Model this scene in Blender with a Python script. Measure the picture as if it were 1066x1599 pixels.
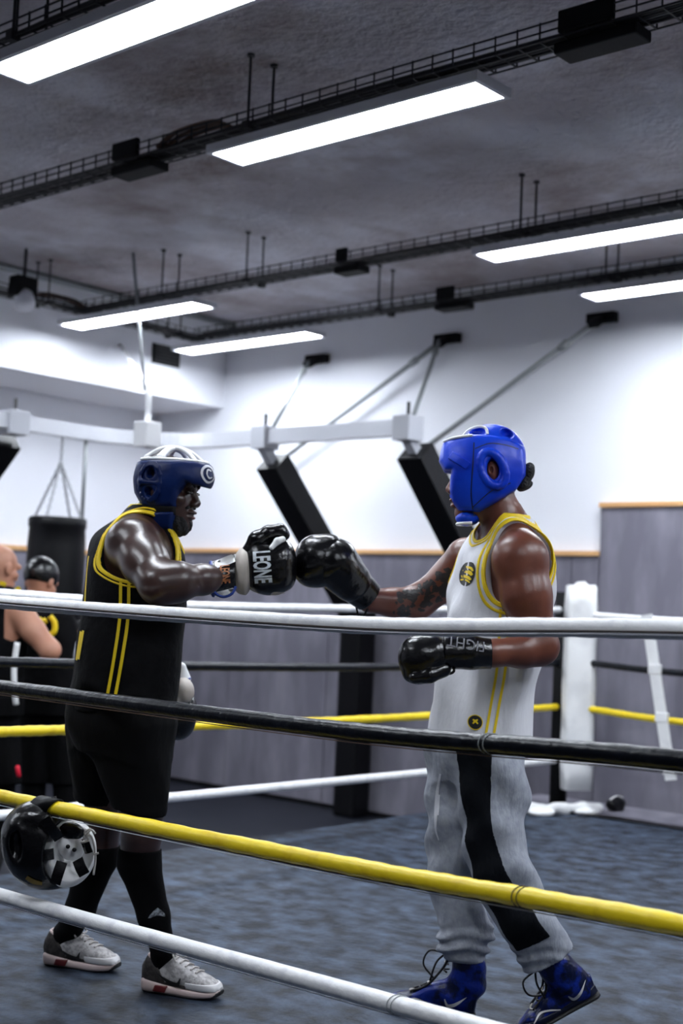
import bpy, bmesh, math, random
import numpy as np
from mathutils import Vector, Matrix
from mathutils.bvhtree import BVHTree

for o in list(bpy.data.objects): bpy.data.objects.remove(o)
scene = bpy.context.scene
COL = scene.collection
random.seed(4)

# ---------------------------------------------------------------- camera
FPX = 2100.0                      # focal length in pixels of the 1066 x 1599 frame
EYE = np.array([0.0, 0.0, 1.27])
ROT = np.array([[0.7548, 0.0132, 0.6558],
                [0.6547, -0.0779, -0.7518],
                [0.0412, 0.9969, -0.0674]])
_x = ROT[:, 0] / np.linalg.norm(ROT[:, 0])
_y = ROT[:, 1] - _x * (_x @ ROT[:, 1]); _y /= np.linalg.norm(_y)
ROT = np.stack([_x, _y, np.cross(_x, _y)], axis=1)
cam_data = bpy.data.cameras.new('camera')
cam = bpy.data.objects.new('camera', cam_data); COL.objects.link(cam)
M4 = Matrix.Identity(4)
for i in range(3):
    for j in range(3): M4[i][j] = ROT[i, j]
    M4[i][3] = EYE[i]
cam.matrix_world = M4
cam_data.sensor_fit = 'VERTICAL'; cam_data.sensor_height = 36.0; cam_data.sensor_width = 24.0
cam_data.lens = FPX / 1599.0 * 36.0
cam_data.dof.use_dof = True
cam_data.dof.focus_distance = 3.75
cam_data.dof.aperture_fstop = 2.6
cam_data.clip_start = 0.05
scene.camera = cam

# ---------------------------------------------------------------- world, exposure
world = bpy.data.worlds.new('world'); scene.world = world; world.use_nodes = True
world.node_tree.nodes['Background'].inputs[0].default_value = (0.02, 0.022, 0.03, 1)
world.node_tree.nodes['Background'].inputs[1].default_value = 0.5
scene.view_settings.view_transform = 'Standard'
scene.view_settings.look = 'None'
scene.view_settings.gamma = 1.0
scene.view_settings.use_curve_mapping = False
scene.view_settings.exposure = 1.25
LAMP = 24.0                       # strength of every ceiling lamp diffuser
LAMP_COLOR = (0.86, 0.92, 1.0)

def at(u, v, d):
    """point seen at pixel (u, v) of the 1066 x 1599 frame, d metres deep"""
    c = np.array([(u - 533.0) / FPX, -(v - 799.5) / FPX, -1.0]) * d
    return EYE + ROT @ c
RIGHT = np.array([ROT[0, 0], ROT[1, 0], 0.0]); RIGHT /= np.linalg.norm(RIGHT)
AWAY = np.array([-RIGHT[1], RIGHT[0], 0.0])
YAW_R = math.atan2(RIGHT[1], RIGHT[0])
UP = np.array([0, 0, 1.0])

# ---------------------------------------------------------------- materials
def mat(name, color, rough=0.6, metal=0.0, noise=None, bump=None, emit=None, spec=0.5, coat=0.0, sheen=0.0):
    """noise = (scale, colour2, lo, hi[, detail]) mottles the colour; bump = (scale, strength, distance)"""
    m = bpy.data.materials.new(name); m.use_nodes = True
    nt = m.node_tree; b = nt.nodes['Principled BSDF']
    b.inputs['Base Color'].default_value = (*color, 1)
    b.inputs['Roughness'].default_value = rough
    b.inputs['Metallic'].default_value = metal
    b.inputs['Specular IOR Level'].default_value = spec
    b.inputs['Coat Weight'].default_value = coat
    b.inputs['Coat Roughness'].default_value = 0.25
    b.inputs['Sheen Weight'].default_value = sheen
    tc = None
    if noise or bump:
        tc = nt.nodes.new('ShaderNodeTexCoord')
    def scaled(s):
        if isinstance(s, (int, float)): s = (s, s, s)
        mp = nt.nodes.new('ShaderNodeMapping'); mp.inputs['Scale'].default_value = s
        nt.links.new(tc.outputs['Object'], mp.inputs['Vector']); return mp.outputs[0]
    if noise:
        n = nt.nodes.new('ShaderNodeTexNoise'); n.inputs['Scale'].default_value = 1.0
        n.inputs['Detail'].default_value = noise[4] if len(noise) > 4 else 5
        nt.links.new(scaled(noise[0]), n.inputs['Vector'])
        r = nt.nodes.new('ShaderNodeValToRGB')
        r.color_ramp.elements[0].position = noise[2]; r.color_ramp.elements[0].color = (*color, 1)
        r.color_ramp.elements[1].position = noise[3]; r.color_ramp.elements[1].color = (*noise[1], 1)
        nt.links.new(n.outputs['Fac'], r.inputs['Fac'])
        nt.links.new(r.outputs['Color'], b.inputs['Base Color'])
    if bump:
        n = nt.nodes.new('ShaderNodeTexNoise'); n.inputs['Scale'].default_value = 1.0
        n.inputs['Detail'].default_value = 4
        nt.links.new(scaled(bump[0]), n.inputs['Vector'])
        k = nt.nodes.new('ShaderNodeBump'); k.inputs['Strength'].default_value = bump[1]
        k.inputs['Distance'].default_value = bump[2]
        nt.links.new(n.outputs['Fac'], k.inputs['Height']); nt.links.new(k.outputs['Normal'], b.inputs['Normal'])
    if emit:
        b.inputs['Emission Color'].default_value = (*emit[0], 1); b.inputs['Emission Strength'].default_value = emit[1]
    return m

MT = {}
MT['wall_dark'] = mat('fill_cutting_wall_grey', (0.16, 0.16, 0.18), 0.9)  # unseen right and front walls, toned dark to cut fill from the camera side
MT['wall'] = mat('white_plaster', (0.78, 0.79, 0.84), 0.85, bump=(60, 0.1, 0.004))
MT['ceiling'] = mat('rough_concrete', (0.46, 0.435, 0.47), 0.95, noise=((1.6, 1.1, 1), (0.70, 0.70, 0.77), 0.42, 0.68, 9), bump=(22, 1.0, 0.03))
# brown stains on the ceiling
def add_stain(m, scale, color, lo, hi):
    nt = m.node_tree; b = nt.nodes['Principled BSDF']
    src = b.inputs['Base Color'].links[0].from_socket
    tc = nt.nodes.new('ShaderNodeTexCoord'); n = nt.nodes.new('ShaderNodeTexNoise')
    n.inputs['Scale'].default_value = scale; n.inputs['Detail'].default_value = 8; n.inputs['Roughness'].default_value = 0.7
    nt.links.new(tc.outputs['Object'], n.inputs['Vector'])
    r = nt.nodes.new('ShaderNodeValToRGB'); r.color_ramp.elements[0].position = lo; r.color_ramp.elements[1].position = hi
    nt.links.new(n.outputs['Fac'], r.inputs['Fac'])
    mx = nt.nodes.new('ShaderNodeMix'); mx.data_type = 'RGBA'
    nt.links.new(r.outputs['Color'], mx.inputs[0]); nt.links.new(src, mx.inputs[6]); mx.inputs[7].default_value = (*color, 1)
    nt.links.new(mx.outputs[2], b.inputs['Base Color'])
add_stain(MT['ceiling'], 0.75, (0.22, 0.165, 0.15), 0.48, 0.72)
MT['floor'] = mat('dark_floor_mat', (0.006, 0.008, 0.014), 0.5, noise=(3, (0.012, 0.014, 0.022), 0.4, 0.7), spec=.35)
MT['panel'] = mat('grey_felt_panel', (0.155, 0.148, 0.185), 0.95, noise=((5, 5, 1.5), (0.23, 0.22, 0.265), 0.42, 0.66, 7), bump=(140, 0.25, 0.004))
MT['wood'] = mat('pale_wood_rail', (0.60, 0.33, 0.14), 0.5, noise=((1, 30, 30), (0.72, 0.44, 0.21), 0.35, 0.65))
MT['canvas'] = mat('blue_ring_canvas', (0.003, 0.0055, 0.012), 0.6, noise=((9, 11, 1), (0.062, 0.088, 0.138), 0.38, 0.74, 11), bump=((28, 45, 10), 0.5, 0.012), spec=.35)
MT['black_vinyl'] = mat('black_vinyl', (0.002, 0.002, 0.0032), 0.45, bump=(35, 0.15, 0.01), spec=.25)
MT['black_matte'] = mat('black_matte', (0.003, 0.003, 0.004), 0.7, spec=.2)
MT['white_vinyl'] = mat('white_vinyl', (0.80, 0.80, 0.80), 0.4, bump=(18, 0.2, 0.01), noise=(7, (0.66, 0.66, 0.67), 0.45, 0.75))
MT['rope_white'] = mat('white_rope_cover', (0.83, 0.83, 0.84), 0.42, noise=(26, (0.66, 0.66, 0.70), 0.48, 0.75), bump=((60, 60, 60), 0.35, 0.006))
MT['rope_black'] = mat('black_rope_cover', (0.002, 0.003, 0.006), 0.3, noise=(30, (0.006, 0.008, 0.014), 0.5, 0.7), bump=(55, 0.4, 0.006), spec=.35)
MT['rope_yellow'] = mat('yellow_rope_cover', (0.82, 0.61, 0.012), 0.38, noise=(24, (0.70, 0.48, 0.006), 0.5, 0.75), bump=(60, 0.25, 0.006))
MT['seam'] = mat('brown_stitching', (0.05, 0.035, 0.03), 0.8)
MT['steel'] = mat('painted_grey_steel', (0.42, 0.43, 0.47), 0.4, metal=0.1)
MT['rail'] = mat('silver_rail', (0.55, 0.56, 0.60), 0.35, metal=0.3)
MT['wire'] = mat('dark_tray_wire', (0.014, 0.014, 0.017), 0.55, metal=0.2)
MT['cable'] = mat('dark_cable', (0.012, 0.012, 0.014), 0.6)
MT['cable_brown'] = mat('brown_cable', (0.10, 0.055, 0.035), 0.7)
MT['lamp_body'] = mat('white_lamp_housing', (0.62, 0.63, 0.68), 0.45)
MT['lamp'] = mat('lit_lamp_diffuser', (0.9, 0.9, 0.9), 0.5, emit=(LAMP_COLOR, LAMP))
MT['white_paint'] = mat('white_painted_steel', (0.82, 0.82, 0.84), 0.4)
MT['galv'] = mat('grey_tie_rod', (0.27, 0.29, 0.30), 0.5, metal=0.2)
MT['chrome'] = mat('chain_steel', (0.35, 0.36, 0.38), 0.3, metal=0.9)

# ---------------------------------------------------------------- mesh helpers
class MB:
    def __init__(s): s.v = []; s.f = []
    def add(s, v, f):
        n = len(s.v); s.v += [tuple(map(float, p)) for p in v]; s.f += [tuple(i + n for i in q) for q in f]; return s
    def box(s, a, b, bev=0.0):
        x0, y0, z0 = a; x1, y1, z1 = b
        if bev <= 0:
            return s.add([(x0,y0,z0),(x1,y0,z0),(x1,y1,z0),(x0,y1,z0),(x0,y0,z1),(x1,y0,z1),(x1,y1,z1),(x0,y1,z1)],
                  [(0,3,2,1),(4,5,6,7),(0,1,5,4),(1,2,6,5),(2,3,7,6),(3,0,4,7)])
        bm = bmesh.new(); bmesh.ops.create_cube(bm, size=1)
        for w in bm.verts: w.co = Vector(((x0+x1)/2 + w.co.x*(x1-x0), (y0+y1)/2 + w.co.y*(y1-y0), (z0+z1)/2 + w.co.z*(z1-z0)))
        bmesh.ops.bevel(bm, geom=bm.edges[:], offset=bev, segments=2, affect='EDGES', profile=0.6)
        bm.verts.index_update()
        s.add([w.co for w in bm.verts], [[w.index for w in f.verts] for f in bm.faces]); bm.free(); return s
    def beam(s, a, b, w, h, up=(0, 0, 1)):
        a = np.array(a, float); b = np.array(b, float); d = b - a; d /= np.linalg.norm(d)
        u = np.array(up, float); sd = np.cross(d, u)
        if np.linalg.norm(sd) < 1e-4: sd = np.cross(d, (1.0, 0, 0))
        sd /= np.linalg.norm(sd); u = np.cross(sd, d)
        vs = []
        for p in (a, b):
            for i, j in ((-1,-1),(1,-1),(1,1),(-1,1)): vs.append(p + sd*i*w/2 + u*j*h/2)
        return s.add(vs, [(0,1,2,3),(7,6,5,4),(0,4,5,1),(1,5,6,2),(2,6,7,3),(3,7,4,0)])
    def tube(s, pts, r, n=10, caps=True, twist=None):
        pts = [np.array(p, float) for p in pts]; N = len(pts)
        rr = r if hasattr(r, '__len__') else [r]*N
        t = [pts[min(i+1, N-1)] - pts[max(i-1, 0)] for i in range(N)]
        t = [q/np.linalg.norm(q) for q in t]
        ref = np.array([0, 0, 1.0]) if abs(t[0][2]) < 0.9 else np.array([1.0, 0, 0])
        u = np.cross(ref, t[0]); u /= np.linalg.norm(u)
        vs = []
        for i in range(N):
            u = u - t[i]*(u @ t[i]); u /= np.linalg.norm(u); w = np.cross(t[i], u)
            for k in range(n):
                a = 2*math.pi*k/n
                vs.append(pts[i] + (u*math.cos(a) + w*math.sin(a))*rr[i])
        fs = [(i*n+k, i*n+(k+1) % n, (i+1)*n+(k+1) % n, (i+1)*n+k) for i in range(N-1) for k in range(n)]
        if caps: fs += [tuple(range(n))[::-1], tuple((N-1)*n+k for k in range(n))]
        return s.add(vs, fs)
    def mesh(s, name):
        m = bpy.data.meshes.new(name); m.from_pydata(s.v, [], s.f); m.update(); return m
    def build(s, name, material, parent=None, smooth=False):
        return link(name, s.mesh(name), material, parent, smooth)

def link(name, me, material, parent=None, smooth=False):
    o = bpy.data.objects.new(name, me); COL.objects.link(o)
    if material is not None: me.materials.append(material)
    if smooth: me.polygons.foreach_set('use_smooth', [True]*len(me.polygons))
    if parent is not None: adopt(o, parent)
    return o
def adopt(o, p):
    o.parent = p; o.matrix_parent_inverse = Matrix.Translation(-world_loc(p))
def world_loc(p):
    v = Vector(p.location)
    q = p
    while q.parent is not None:
        v = v + q.matrix_parent_inverse.translation + q.parent.location if False else v
        q = q.parent
    return v
def tag(o, label=None, cat=None, group=None, kind=None):
    if label: o['label'] = label
    if cat: o['category'] = cat
    if group: o['group'] = group
    if kind: o['kind'] = kind
    return o
def thing(name, loc, label, cat, group=None):
    o = bpy.data.objects.new(name, None); COL.objects.link(o); o.location = loc; o.empty_display_size = 0.1
    return tag(o, label, cat, group)
def spline(pts, n=12):
    """catmull-rom through pts"""
    P = [np.array(p, float) for p in pts]; P = [2*P[0]-P[1]] + P + [2*P[-1]-P[-2]]; out = []
    for i in range(1, len(P)-2):
        for k in range(n):
            t = k/n; a, b, c, d = P[i-1:i+3]
            out.append(0.5*((2*b) + (c-a)*t + (2*a-5*b+4*c-d)*t*t + (3*b-a-3*c+d)*t**3))
    out.append(P[-2]); return out
# ================================================================= the room
FLOOR, CEIL, YB, XL, XR, YF = -0.36, 3.705, 8.2, -9.49, 4.2, -4.2
tag(MB().box((XL-.2, YF-.2, FLOOR-.1), (XR+.2, YB+.2, FLOOR)).build('floor', MT['floor']), kind='structure')
tag(MB().box((XL-.2, YF-.2, CEIL), (XR+.2, YB+.2, CEIL+.15)).build('ceiling', MT['ceiling']), kind='structure')
wall_back = tag(MB().box((XL-.2, YB, FLOOR), (XR+.2, YB+.2, CEIL)).build('wall_back', MT['wall']), kind='structure')
wall_left = tag(MB().box((XL-.2, YF, FLOOR), (XL, YB, CEIL)).build('wall_left', MT['wall']), kind='structure')
tag(MB().box((XR, YF, FLOOR), (XR+.2, YB, CEIL)).build('wall_right', MT['wall_dark']), kind='structure')
tag(MB().box((XL-.2, YF-.2, FLOOR), (XR+.2, YF, CEIL)).build('wall_front', MT['wall_dark']), kind='structure')
# felt panels on the lower walls, one by one
def felt(parent, a, b):
    MB().box(a, b, 0.006).build('panel', MT['panel'], parent)
x = XL + 0.045
while x < -4.80:
    x1 = min(x + 1.12, -4.745); felt(wall_back, (x+.003, YB-.04, FLOOR+.03), (x1-.003, YB-.001, 1.665)); x = x1
xs = -4.74
while x < 4.1 and xs < 4.1:
    x1 = min(xs + 1.25, 4.19); felt(wall_back, (xs+.003, YB-.05, FLOOR+.03), (x1-.003, YB-.001, 2.0)); xs = x1
yv = YB - 0.045
while yv > 4.0:
    y1 = yv - 1.12; felt(wall_left, (XL+.001, y1+.003, FLOOR+.03), (XL+.04, yv-.003, 1.60)); yv = y1
tag(MB().box((XL, YB-.06, 1.665), (-4.745, YB, 1.70), .004).build('trim_1', MT['wood']), kind='structure')
tag(MB().box((-4.745, YB-.07, 2.0), (4.2, YB, 2.035), .004).build('trim_2', MT['wood']), kind='structure')
tag(MB().box((XL, 3.7, 1.60), (XL+.06, YB, 1.64), .004).build('trim_3', MT['wood']), kind='structure')
tag(MB().box((XL, YB-.055, FLOOR), (XR, YB, FLOOR+.028)).build('baseboard_back', MT['black_matte']), kind='structure')
# boxed-in soffit along the left wall
sof = tag(MB().box((XL, YF, 2.945), (-8.585, YB, CEIL), .004).build('wall_soffit', MT['wall']), kind='structure')
vent = thing('air_vent', (-8.585, 7.49, 3.215), 'dark square air grille set in the white soffit near the room corner', 'vent')
MB().box((-8.6, 7.34, 3.215), (-8.575, 7.65, 3.385), .003).build('frame', MT['black_matte'], vent)
for i in range(6):
    z = 3.235 + i*.026; MB().beam((-8.572, 7.36, z), (-8.572, 7.63, z), .004, .016, (.6, 0, 1)).build('slat', MT['wire'], vent)

# ================================================================= ceiling lamps and cable trays
ROWS = [7.40, 6.25, 4.18, 2.98, 0.90]
XS = [-8.28, -4.45, -0.62]
LL, LW, LZ = 1.50, 0.235, 3.28
lamp_label = {
 (3, 1): 'long lit ceiling lamp cut off by the top left corner of the picture',
 (2, 1): 'long lit ceiling lamp in the upper middle of the picture, under the nearest cable tray',
 (1, 0): 'lit ceiling lamp at the left, above the suspended bag rail and white hanger block',
 (0, 0): 'lit ceiling lamp near the soffit air grille, lowest of the lamps on the left',
 (1, 1): 'lit ceiling lamp cut by the right edge, the higher of the two there',
 (0, 1): 'lit ceiling lamp cut by the right edge, the lower one nearest the back wall'}
lamp_meshes = None
for r, y in enumerate(ROWS):
    for c, x in enumerate(XS):
        L = thing('ceiling_lamp', (x + LL/2, y, LZ), lamp_label.get((r, c), 'long ceiling lamp outside the picture'), 'lamp', 'long lamps under the ceiling')
        if lamp_meshes is None:
            a = MB()
            b0, b1 = (-LL/2, -LW/2, .0), (LL/2, LW/2, .0)
            w = .022
            a.box((-LL/2, -LW/2, 0), (LL/2, -LW/2+w, .03)).box((-LL/2, LW/2-w, 0), (LL/2, LW/2, .03))
            a.box((-LL/2, -LW/2+w, 0), (-LL/2+w, LW/2-w, .03)).box((LL/2-w, -LW/2+w, 0), (LL/2, LW/2-w, .03))
            a.box((-LL/2, -LW/2, .03), (LL/2, LW/2, .04))
            d = MB().box((-LL/2+w, -LW/2+w, .006), (LL/2-w, LW/2-w, .029))
            h = MB()
            h.tube([(0, 0, .04), (0, 0, .10)], .006, 6)
            lamp_meshes = (a.mesh('housing'), d.mesh('diffuser'), h.mesh('hanger'))
            for me, k in zip(lamp_meshes, ('lamp_body', 'lamp', 'wire')): me.materials.append(MT[k])
        for me, nm, dx in zip(lamp_meshes + (lamp_meshes[2],), ('housing', 'diffuser', 'hanger', 'hanger'), (0, 0, -.5, .5)):
            o = bpy.data.objects.new(nm, me); COL.objects.link(o); o.parent = L; o.location.x = dx

def tray(y, x0, x1, label, rods, boxes=(), axis='x', x_fixed=None, detail=True, bundles=()):
    z0, z1, hw = 3.38, 3.445, 0.075
    P = (lambda s, t, z: (s, y + t, z)) if axis == 'x' else (lambda s, t, z: (x_fixed + t, s, z))
    T = thing('cable_tray', P((x0+x1)/2, 0, z0), label, 'cable tray', 'wire cable trays under the ceiling')
    m = MB()
    for t, z in ((-hw, z1), (hw, z1), (-hw, (z0+z1)/2), (hw, (z0+z1)/2), (-hw, z0), (hw, z0), (-.025, z0), (.025, z0)):
        m.beam(P(x0, t, z), P(x1, t, z), .0055, .0055)
    s = x0 + .05
    while s < x1:
        m.beam(P(s, -hw, z0), P(s, -hw, z1+.006), .006, .006, (1, .3, 0)); m.beam(P(s, hw, z0), P(s, hw, z1+.006), .006, .006, (1, .3, 0))
        m.beam(P(s, -hw, z0), P(s, hw, z0), .006, .006); s += .1
    m.build('wire_basket', MT['wire'], T)
    c = MB()
    for k in range(6):
        pts = [P(s, -.055 + .022*k + .007*math.sin(s*2.1 + k*1.7), z0 + .012 + .006*math.sin(s*1.3 + k)) for s in np.arange(x0, x1 + .01, .25)]
        c.tube(pts, .0085, 6)
    c.build('cables', MT['cable'], T)
    for s in rods:
        for t in (-hw, hw):
            rr = MB().tube([P(s, t, z0 - .015), P(s, t, CEIL)], .0065, 6).box(*[P(s-.02, t-.02, z0-.02), P(s+.02, t+.02, z0+.015)] if axis == 'x' else [(x_fixed+t-.02, s-.02, z0-.02), (x_fixed+t+.02, s+.02, z0+.015)])
            rr.tube([P(s, t, CEIL-.012), P(s, t, CEIL)], .018, 8)
            rr.build('hanger_rod', MT['wire'], T)
    for s, w in boxes:
        MB().box(P(s-w/2, -.06, z0-.055), P(s+w/2, .06, z0-.012), .008).build('junction_box', MT['black_matte'], T)
        MB().box(P(s-w/2+.03, -.085, z0+.01), P(s+w/2-.08, -.06, z1+.03), .008).build('junction_box', MT['black_matte'], T)
    for s, w in bundles:
        b = MB()
        for k in range(5):
            b.tube(spline([P(s-w/2, -.05+.02*k, z0+.03), P(s-w/4, -.055+.022*k, z0+.075+.01*(k % 2)), P(s+w/4, -.05+.02*k, z0+.08), P(s+w/2, -.05+.02*k, z0+.03)], 5), .009, 6)
        b.build('cable_bundle', MT['cable_brown'], T)
    return T
TX0 = -8.05
tray(7.40, TX0, 3.9, 'wire cable tray nearest the back wall, carrying the lowest lamps', (-6.12, -4.27, -1.0, 2.0), boxes=((-5.5, .26),))
tray(6.25, TX0, 3.9, 'wire cable tray second from the back wall', (-7.15, -6.31, -4.15, -1.2, 2.0), boxes=((-5.45, .2),))
tray(4.18, TX0, 3.9, 'nearest wire cable tray crossing the upper picture from edge to edge', (-4.23, -1.4, 1.5), boxes=((-2.48, .34), (-5.05, .3)), bundles=((-4.62, .5),))
tray(2.98, TX0, 3.9, 'wire cable tray cut off by the top left corner', (-4.5, -4.3, -1.2, 2.0))
tray(0.90, TX0, 3.9, 'wire cable tray above the camera, outside the picture', (-4.2, -1.2, 2.0))
tray(None, 0.0, 7.7, 'wire cable tray running along the white soffit at the left', (5.9, 7.2, 3.0), axis='y', x_fixed=-8.16, boxes=(), bundles=((6.05, .5),))
# small ceiling loudspeaker-like spotlight pair on the soffit tray
sp = thing('track_spotlight', (-8.0, 5.62, 3.33), 'dark spotlight with pale face hanging by the soffit at the left edge', 'spotlight')
MB().box((-8.06, 5.53, 3.35), (-7.95, 5.70, 3.50), .01).build('body', MT['black_matte'], sp)
MB().tube([(-8.0, 5.62, 3.37), (-7.95, 5.60, 3.29)], [.07, .075], 14).build('face', MT['lamp_body'], sp, True)
MB().tube([(-8.0, 5.62, 3.5), (-8.0, 5.62, CEIL)], .012, 8).build('stem', MT['wire'], sp)
# long ceiling conduit beside the soffit
tag(MB().tube([(-8.50, 0, CEIL-.03), (-8.50, YB, CEIL-.03)], .028, 8).build('ceiling_conduit', MT['galv'], None, True), 'grey pipe along the ceiling edge above the white soffit', 'pipe')

# ================================================================= punch-bag rack on the back wall
rack = thing('bag_rack', (-6.6, 8.05, FLOOR), 'silver overhead bag rail with black padded wall columns and slanted arms', 'rack')
RZ = 2.44
path = [(-7.92, 2.5, RZ), (-7.92, 6.15, RZ)]
cx, cy, cr = -7.92 + .75, 6.9 - .75, .75
path += [(cx - cr*math.cos(a), cy + cr*math.sin(a), RZ) for a in np.linspace(.1, math.pi/2, 12)]
path += [(-6.8, 6.9, RZ), (-5.52, 6.9, RZ)]
m = MB()
for i in range(len(path)-1):
    a, b = np.array(path[i]), np.array(path[i+1]); d = (b-a)/np.linalg.norm(b-a); m.beam(a - d*.012, b + d*.012, .10, .105)
m.build('rail', MT['rail'], rack)
def arm(top, foot, col_base, lab=None):
    top = np.array(top); foot = np.array(foot); d = foot - top; d /= np.linalg.norm(d)
    A = MB(); A.beam(top + d*.12, foot, .20, .17); p = A.build('arm_pad', MT['black_vinyl'], rack)
    MB().beam(top - d*.05, top + d*.14, .07, .07).build('arm_bracket', MT['steel'], rack)
    MB().box((col_base[0]-.105, col_base[1]-.10, FLOOR), (col_base[0]+.105, col_base[1]+.10, foot[2] + .02), .03).build('column_pad', MT['black_vinyl'], rack)
    MB().box((top[0]-.07, top[1]-.08, RZ-.09), (top[0]+.07, top[1]+.08, RZ+.075), .006).build('rail_clamp', MT['steel'], rack)
    MB().tube([(top[0], top[1], RZ+.07), (top[0], top[1], RZ+.17)], .012, 6).build('clamp_bolt', MT['wire'], rack)
arm((-6.78, 6.9, 2.36), (-6.78, 7.98, 1.22), (-6.76, 8.0))
arm((-5.47, 6.9, 2.38), (-5.47, 7.98, 1.24), (-5.45, 8.0))
# arm on the left wall
A = MB(); A.beam((-8.02, 5.55, 2.33), (-9.3, 5.55, 1.2), .20, .17, (1, 0, .5)); A.build('arm_pad', MT['black_vinyl'], rack)
MB().box((-9.43, 5.41, FLOOR), (-9.2, 5.69, 1.22), .03).build('column_pad', MT['black_vinyl'], rack)
MB().box((-8.0, 5.47, RZ-.09), (-7.84, 5.63, RZ+.08), .006).build('rail_clamp', MT['steel'], rack)
MB().tube([(-7.92, 5.55, RZ+.07), (-7.92, 5.55, RZ+.17)], .012, 6).build('clamp_bolt', MT['wire'], rack)
# ceiling hanger with white block
hb = at(230, 678, 9.55)
MB().box((hb[0]-.07, hb[1]-.07, hb[2]-.095), (hb[0]+.07, hb[1]+.07, hb[2]+.085), .008).build('hanger_block', MT['white_paint'], rack)
MB().tube([hb + (0, 0, .07), at(232, 615, 9.6), at(233, 600, 9.6)], .022, 10).build('hanger_sleeve', MT['white_paint'], rack, True)
MB().tube([at(232, 605, 9.6), (-8.585, 7.0, 3.30)], .017, 8).build('hanger_rod', MT['white_paint'], rack, True)
MB().tube([at(226, 610, 9.6), at(206, 375, 9.62)], .011, 8).build('hanger_rod', MT['galv'], rack, True)
# wall brackets and tie rods
for bx, bz in ((-7.46, 3.28), (-6.12, 3.32), (-4.78, 3.334)):
    MB().box((bx-.11, 8.13, bz-.035), (bx+.11, 8.2, bz+.035), .005).beam((bx, 8.14, bz-.01), (bx, 8.04, bz-.07), .07, .05).build('wall_bracket', MT['black_matte'], rack)
for a, b, r in (((-7.46, 8.06, 3.24), (-6.75, 6.95, 2.52), .017), ((-6.12, 8.06, 3.28), (-5.5, 6.98, 2.50), .017),
             ((-6.12, 8.08, 3.28), (-7.72, 8.10, 2.46), .019), ((-4.78, 8.08, 3.29), (-6.35, 8.10, 2.42), .021)):
    MB().tube([a, b], r, 8).build('tie_rod', MT['galv'], rack, True)
    q = np.array(a)*.86 + np.array(b)*.14; q2 = np.array(a)*.82 + np.array(b)*.18
    MB().tube([q, q2], r*1.5, 8).build('turnbuckle', MT['galv'], rack, True)

# punch bag on its chains
bag = thing('punch_bag', (-7.92, 5.97, .60), 'black cylindrical punch bag hanging on chains at the left', 'punch bag')
rim = [(.0, .60), (.16, .605), (.195, .64), (.205, .75), (.207, 1.6), (.20, 1.72), (.208, 1.735), (.208, 1.79), (.196, 1.80), (0, 1.79)]
m = MB(); n = 32
for r, z in rim:
    m.v += [(-7.92 + max(r, .001)*math.cos(2*math.pi*k/n), 5.97 + max(r, .001)*math.sin(2*math.pi*k/n), z) for k in range(n)]
m.f += [(i*n+k, i*n+(k+1) % n, (i+1)*n+(k+1) % n, (i+1)*n+k) for i in range(len(rim)-1) for k in range(n)]
m.build('bag_body', MT['black_vinyl'], bag, True)
ring0 = np.array((-7.92, 5.97, 2.20))
def chain(a, b, parent):
    a = np.array(a); b = np.array(b); L = np.linalg.norm(b-a); k = int(L/.028); d = (b-a)/L
    s1 = np.cross(d, (.3, .9, .1)); s1 /= np.linalg.norm(s1); s2 = np.cross(d, s1); q = MB()
    for i in range(k):
        c = a + d*(i+.5)*L/k; s = s1 if i % 2 else s2
        q.tube([c + d*.019*math.cos(t) + s*.010*math.sin(t) for t in np.linspace(0, 2*math.pi, 9)], .0042, 5)
    q.build('chain', MT['chrome'], parent, True)
for ang in (.4, 2.0, 3.6, 5.2):
    chain(ring0, (-7.92 + .185*math.cos(ang), 5.97 + .185*math.sin(ang), 1.80), bag)
chain(ring0, (-7.92, 5.97, RZ-.05), bag)
MB().tube([(-7.90, 6.17, RZ-.04), (-7.90, 6.17, 1.80)], .014, 8).build('stay_strap', MT['galv'], bag, True)

# ================================================================= the ring
RX0, RY0, RX1, RY1 = -4.65, 2.50, 0.42, 7.56
pf = thing('ring_platform', ((RX0+RX1)/2, (RY0+RY1)/2, FLOOR), 'low boxing ring platform covered with mottled blue canvas', 'ring platform')
MB().box((-5.10, 2.05, FLOOR), (.87, 8.06, -.012)).build('base', MT['black_matte'], pf)
MB().box((-5.09, 2.06, -.012), (.86, 7.56, 0.0)).build('canvas', MT['canvas'], pf)
MB().box((-5.09, 7.60, -.012), (.86, 8.05, 0.012), .004).build('edge_mat', MT['panel'], pf)
MB().box((-5.09, 7.50, -.005), (.86, 7.60, 0.010), .004).build('edge_strip', MT['black_vinyl'], pf)
TOP = dict(n=[(RX0, 1.262), (-3.592, 1.229), (-2.167, 1.218), (-1.268, 1.244), (RX1, 1.265)],
           w=[(RY0, 1.262), (3.24, 1.25), (4.14, 1.229), (5.72, 1.247), (RY1, 1.285)], f=[(RX0, 1.285), (-4.39, 1.257), (-3.8, 1.245), (-2, 1.24), (RX1, 1.28)])
BLK = dict(n=[(RX0, .972), (-3.565, .966), (-2.153, .962), (-1.261, .985), (RX1, 1.0)],
           w=[(RY0, .985), (3.25, .973), (4.16, .950), (5.74, .930), (RY1, .940)], f=[(RX0, .955), (-4.42, .953), (-3.83, .931), (-2, .92), (RX1, .96)])
YEL = dict(n=[(RX0, .655), (-3.532, .632), (-2.136, .642), (-1.252, .663), (RX1, .68)],
           w=[(RY0, .70), (3.27, .690), (4.18, .672), (5.76, .652), (RY1, .660)], f=[(RX0, .668), (-4.41, .662), (-3.79, .637), (-2, .63), (RX1, .67)])
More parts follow.
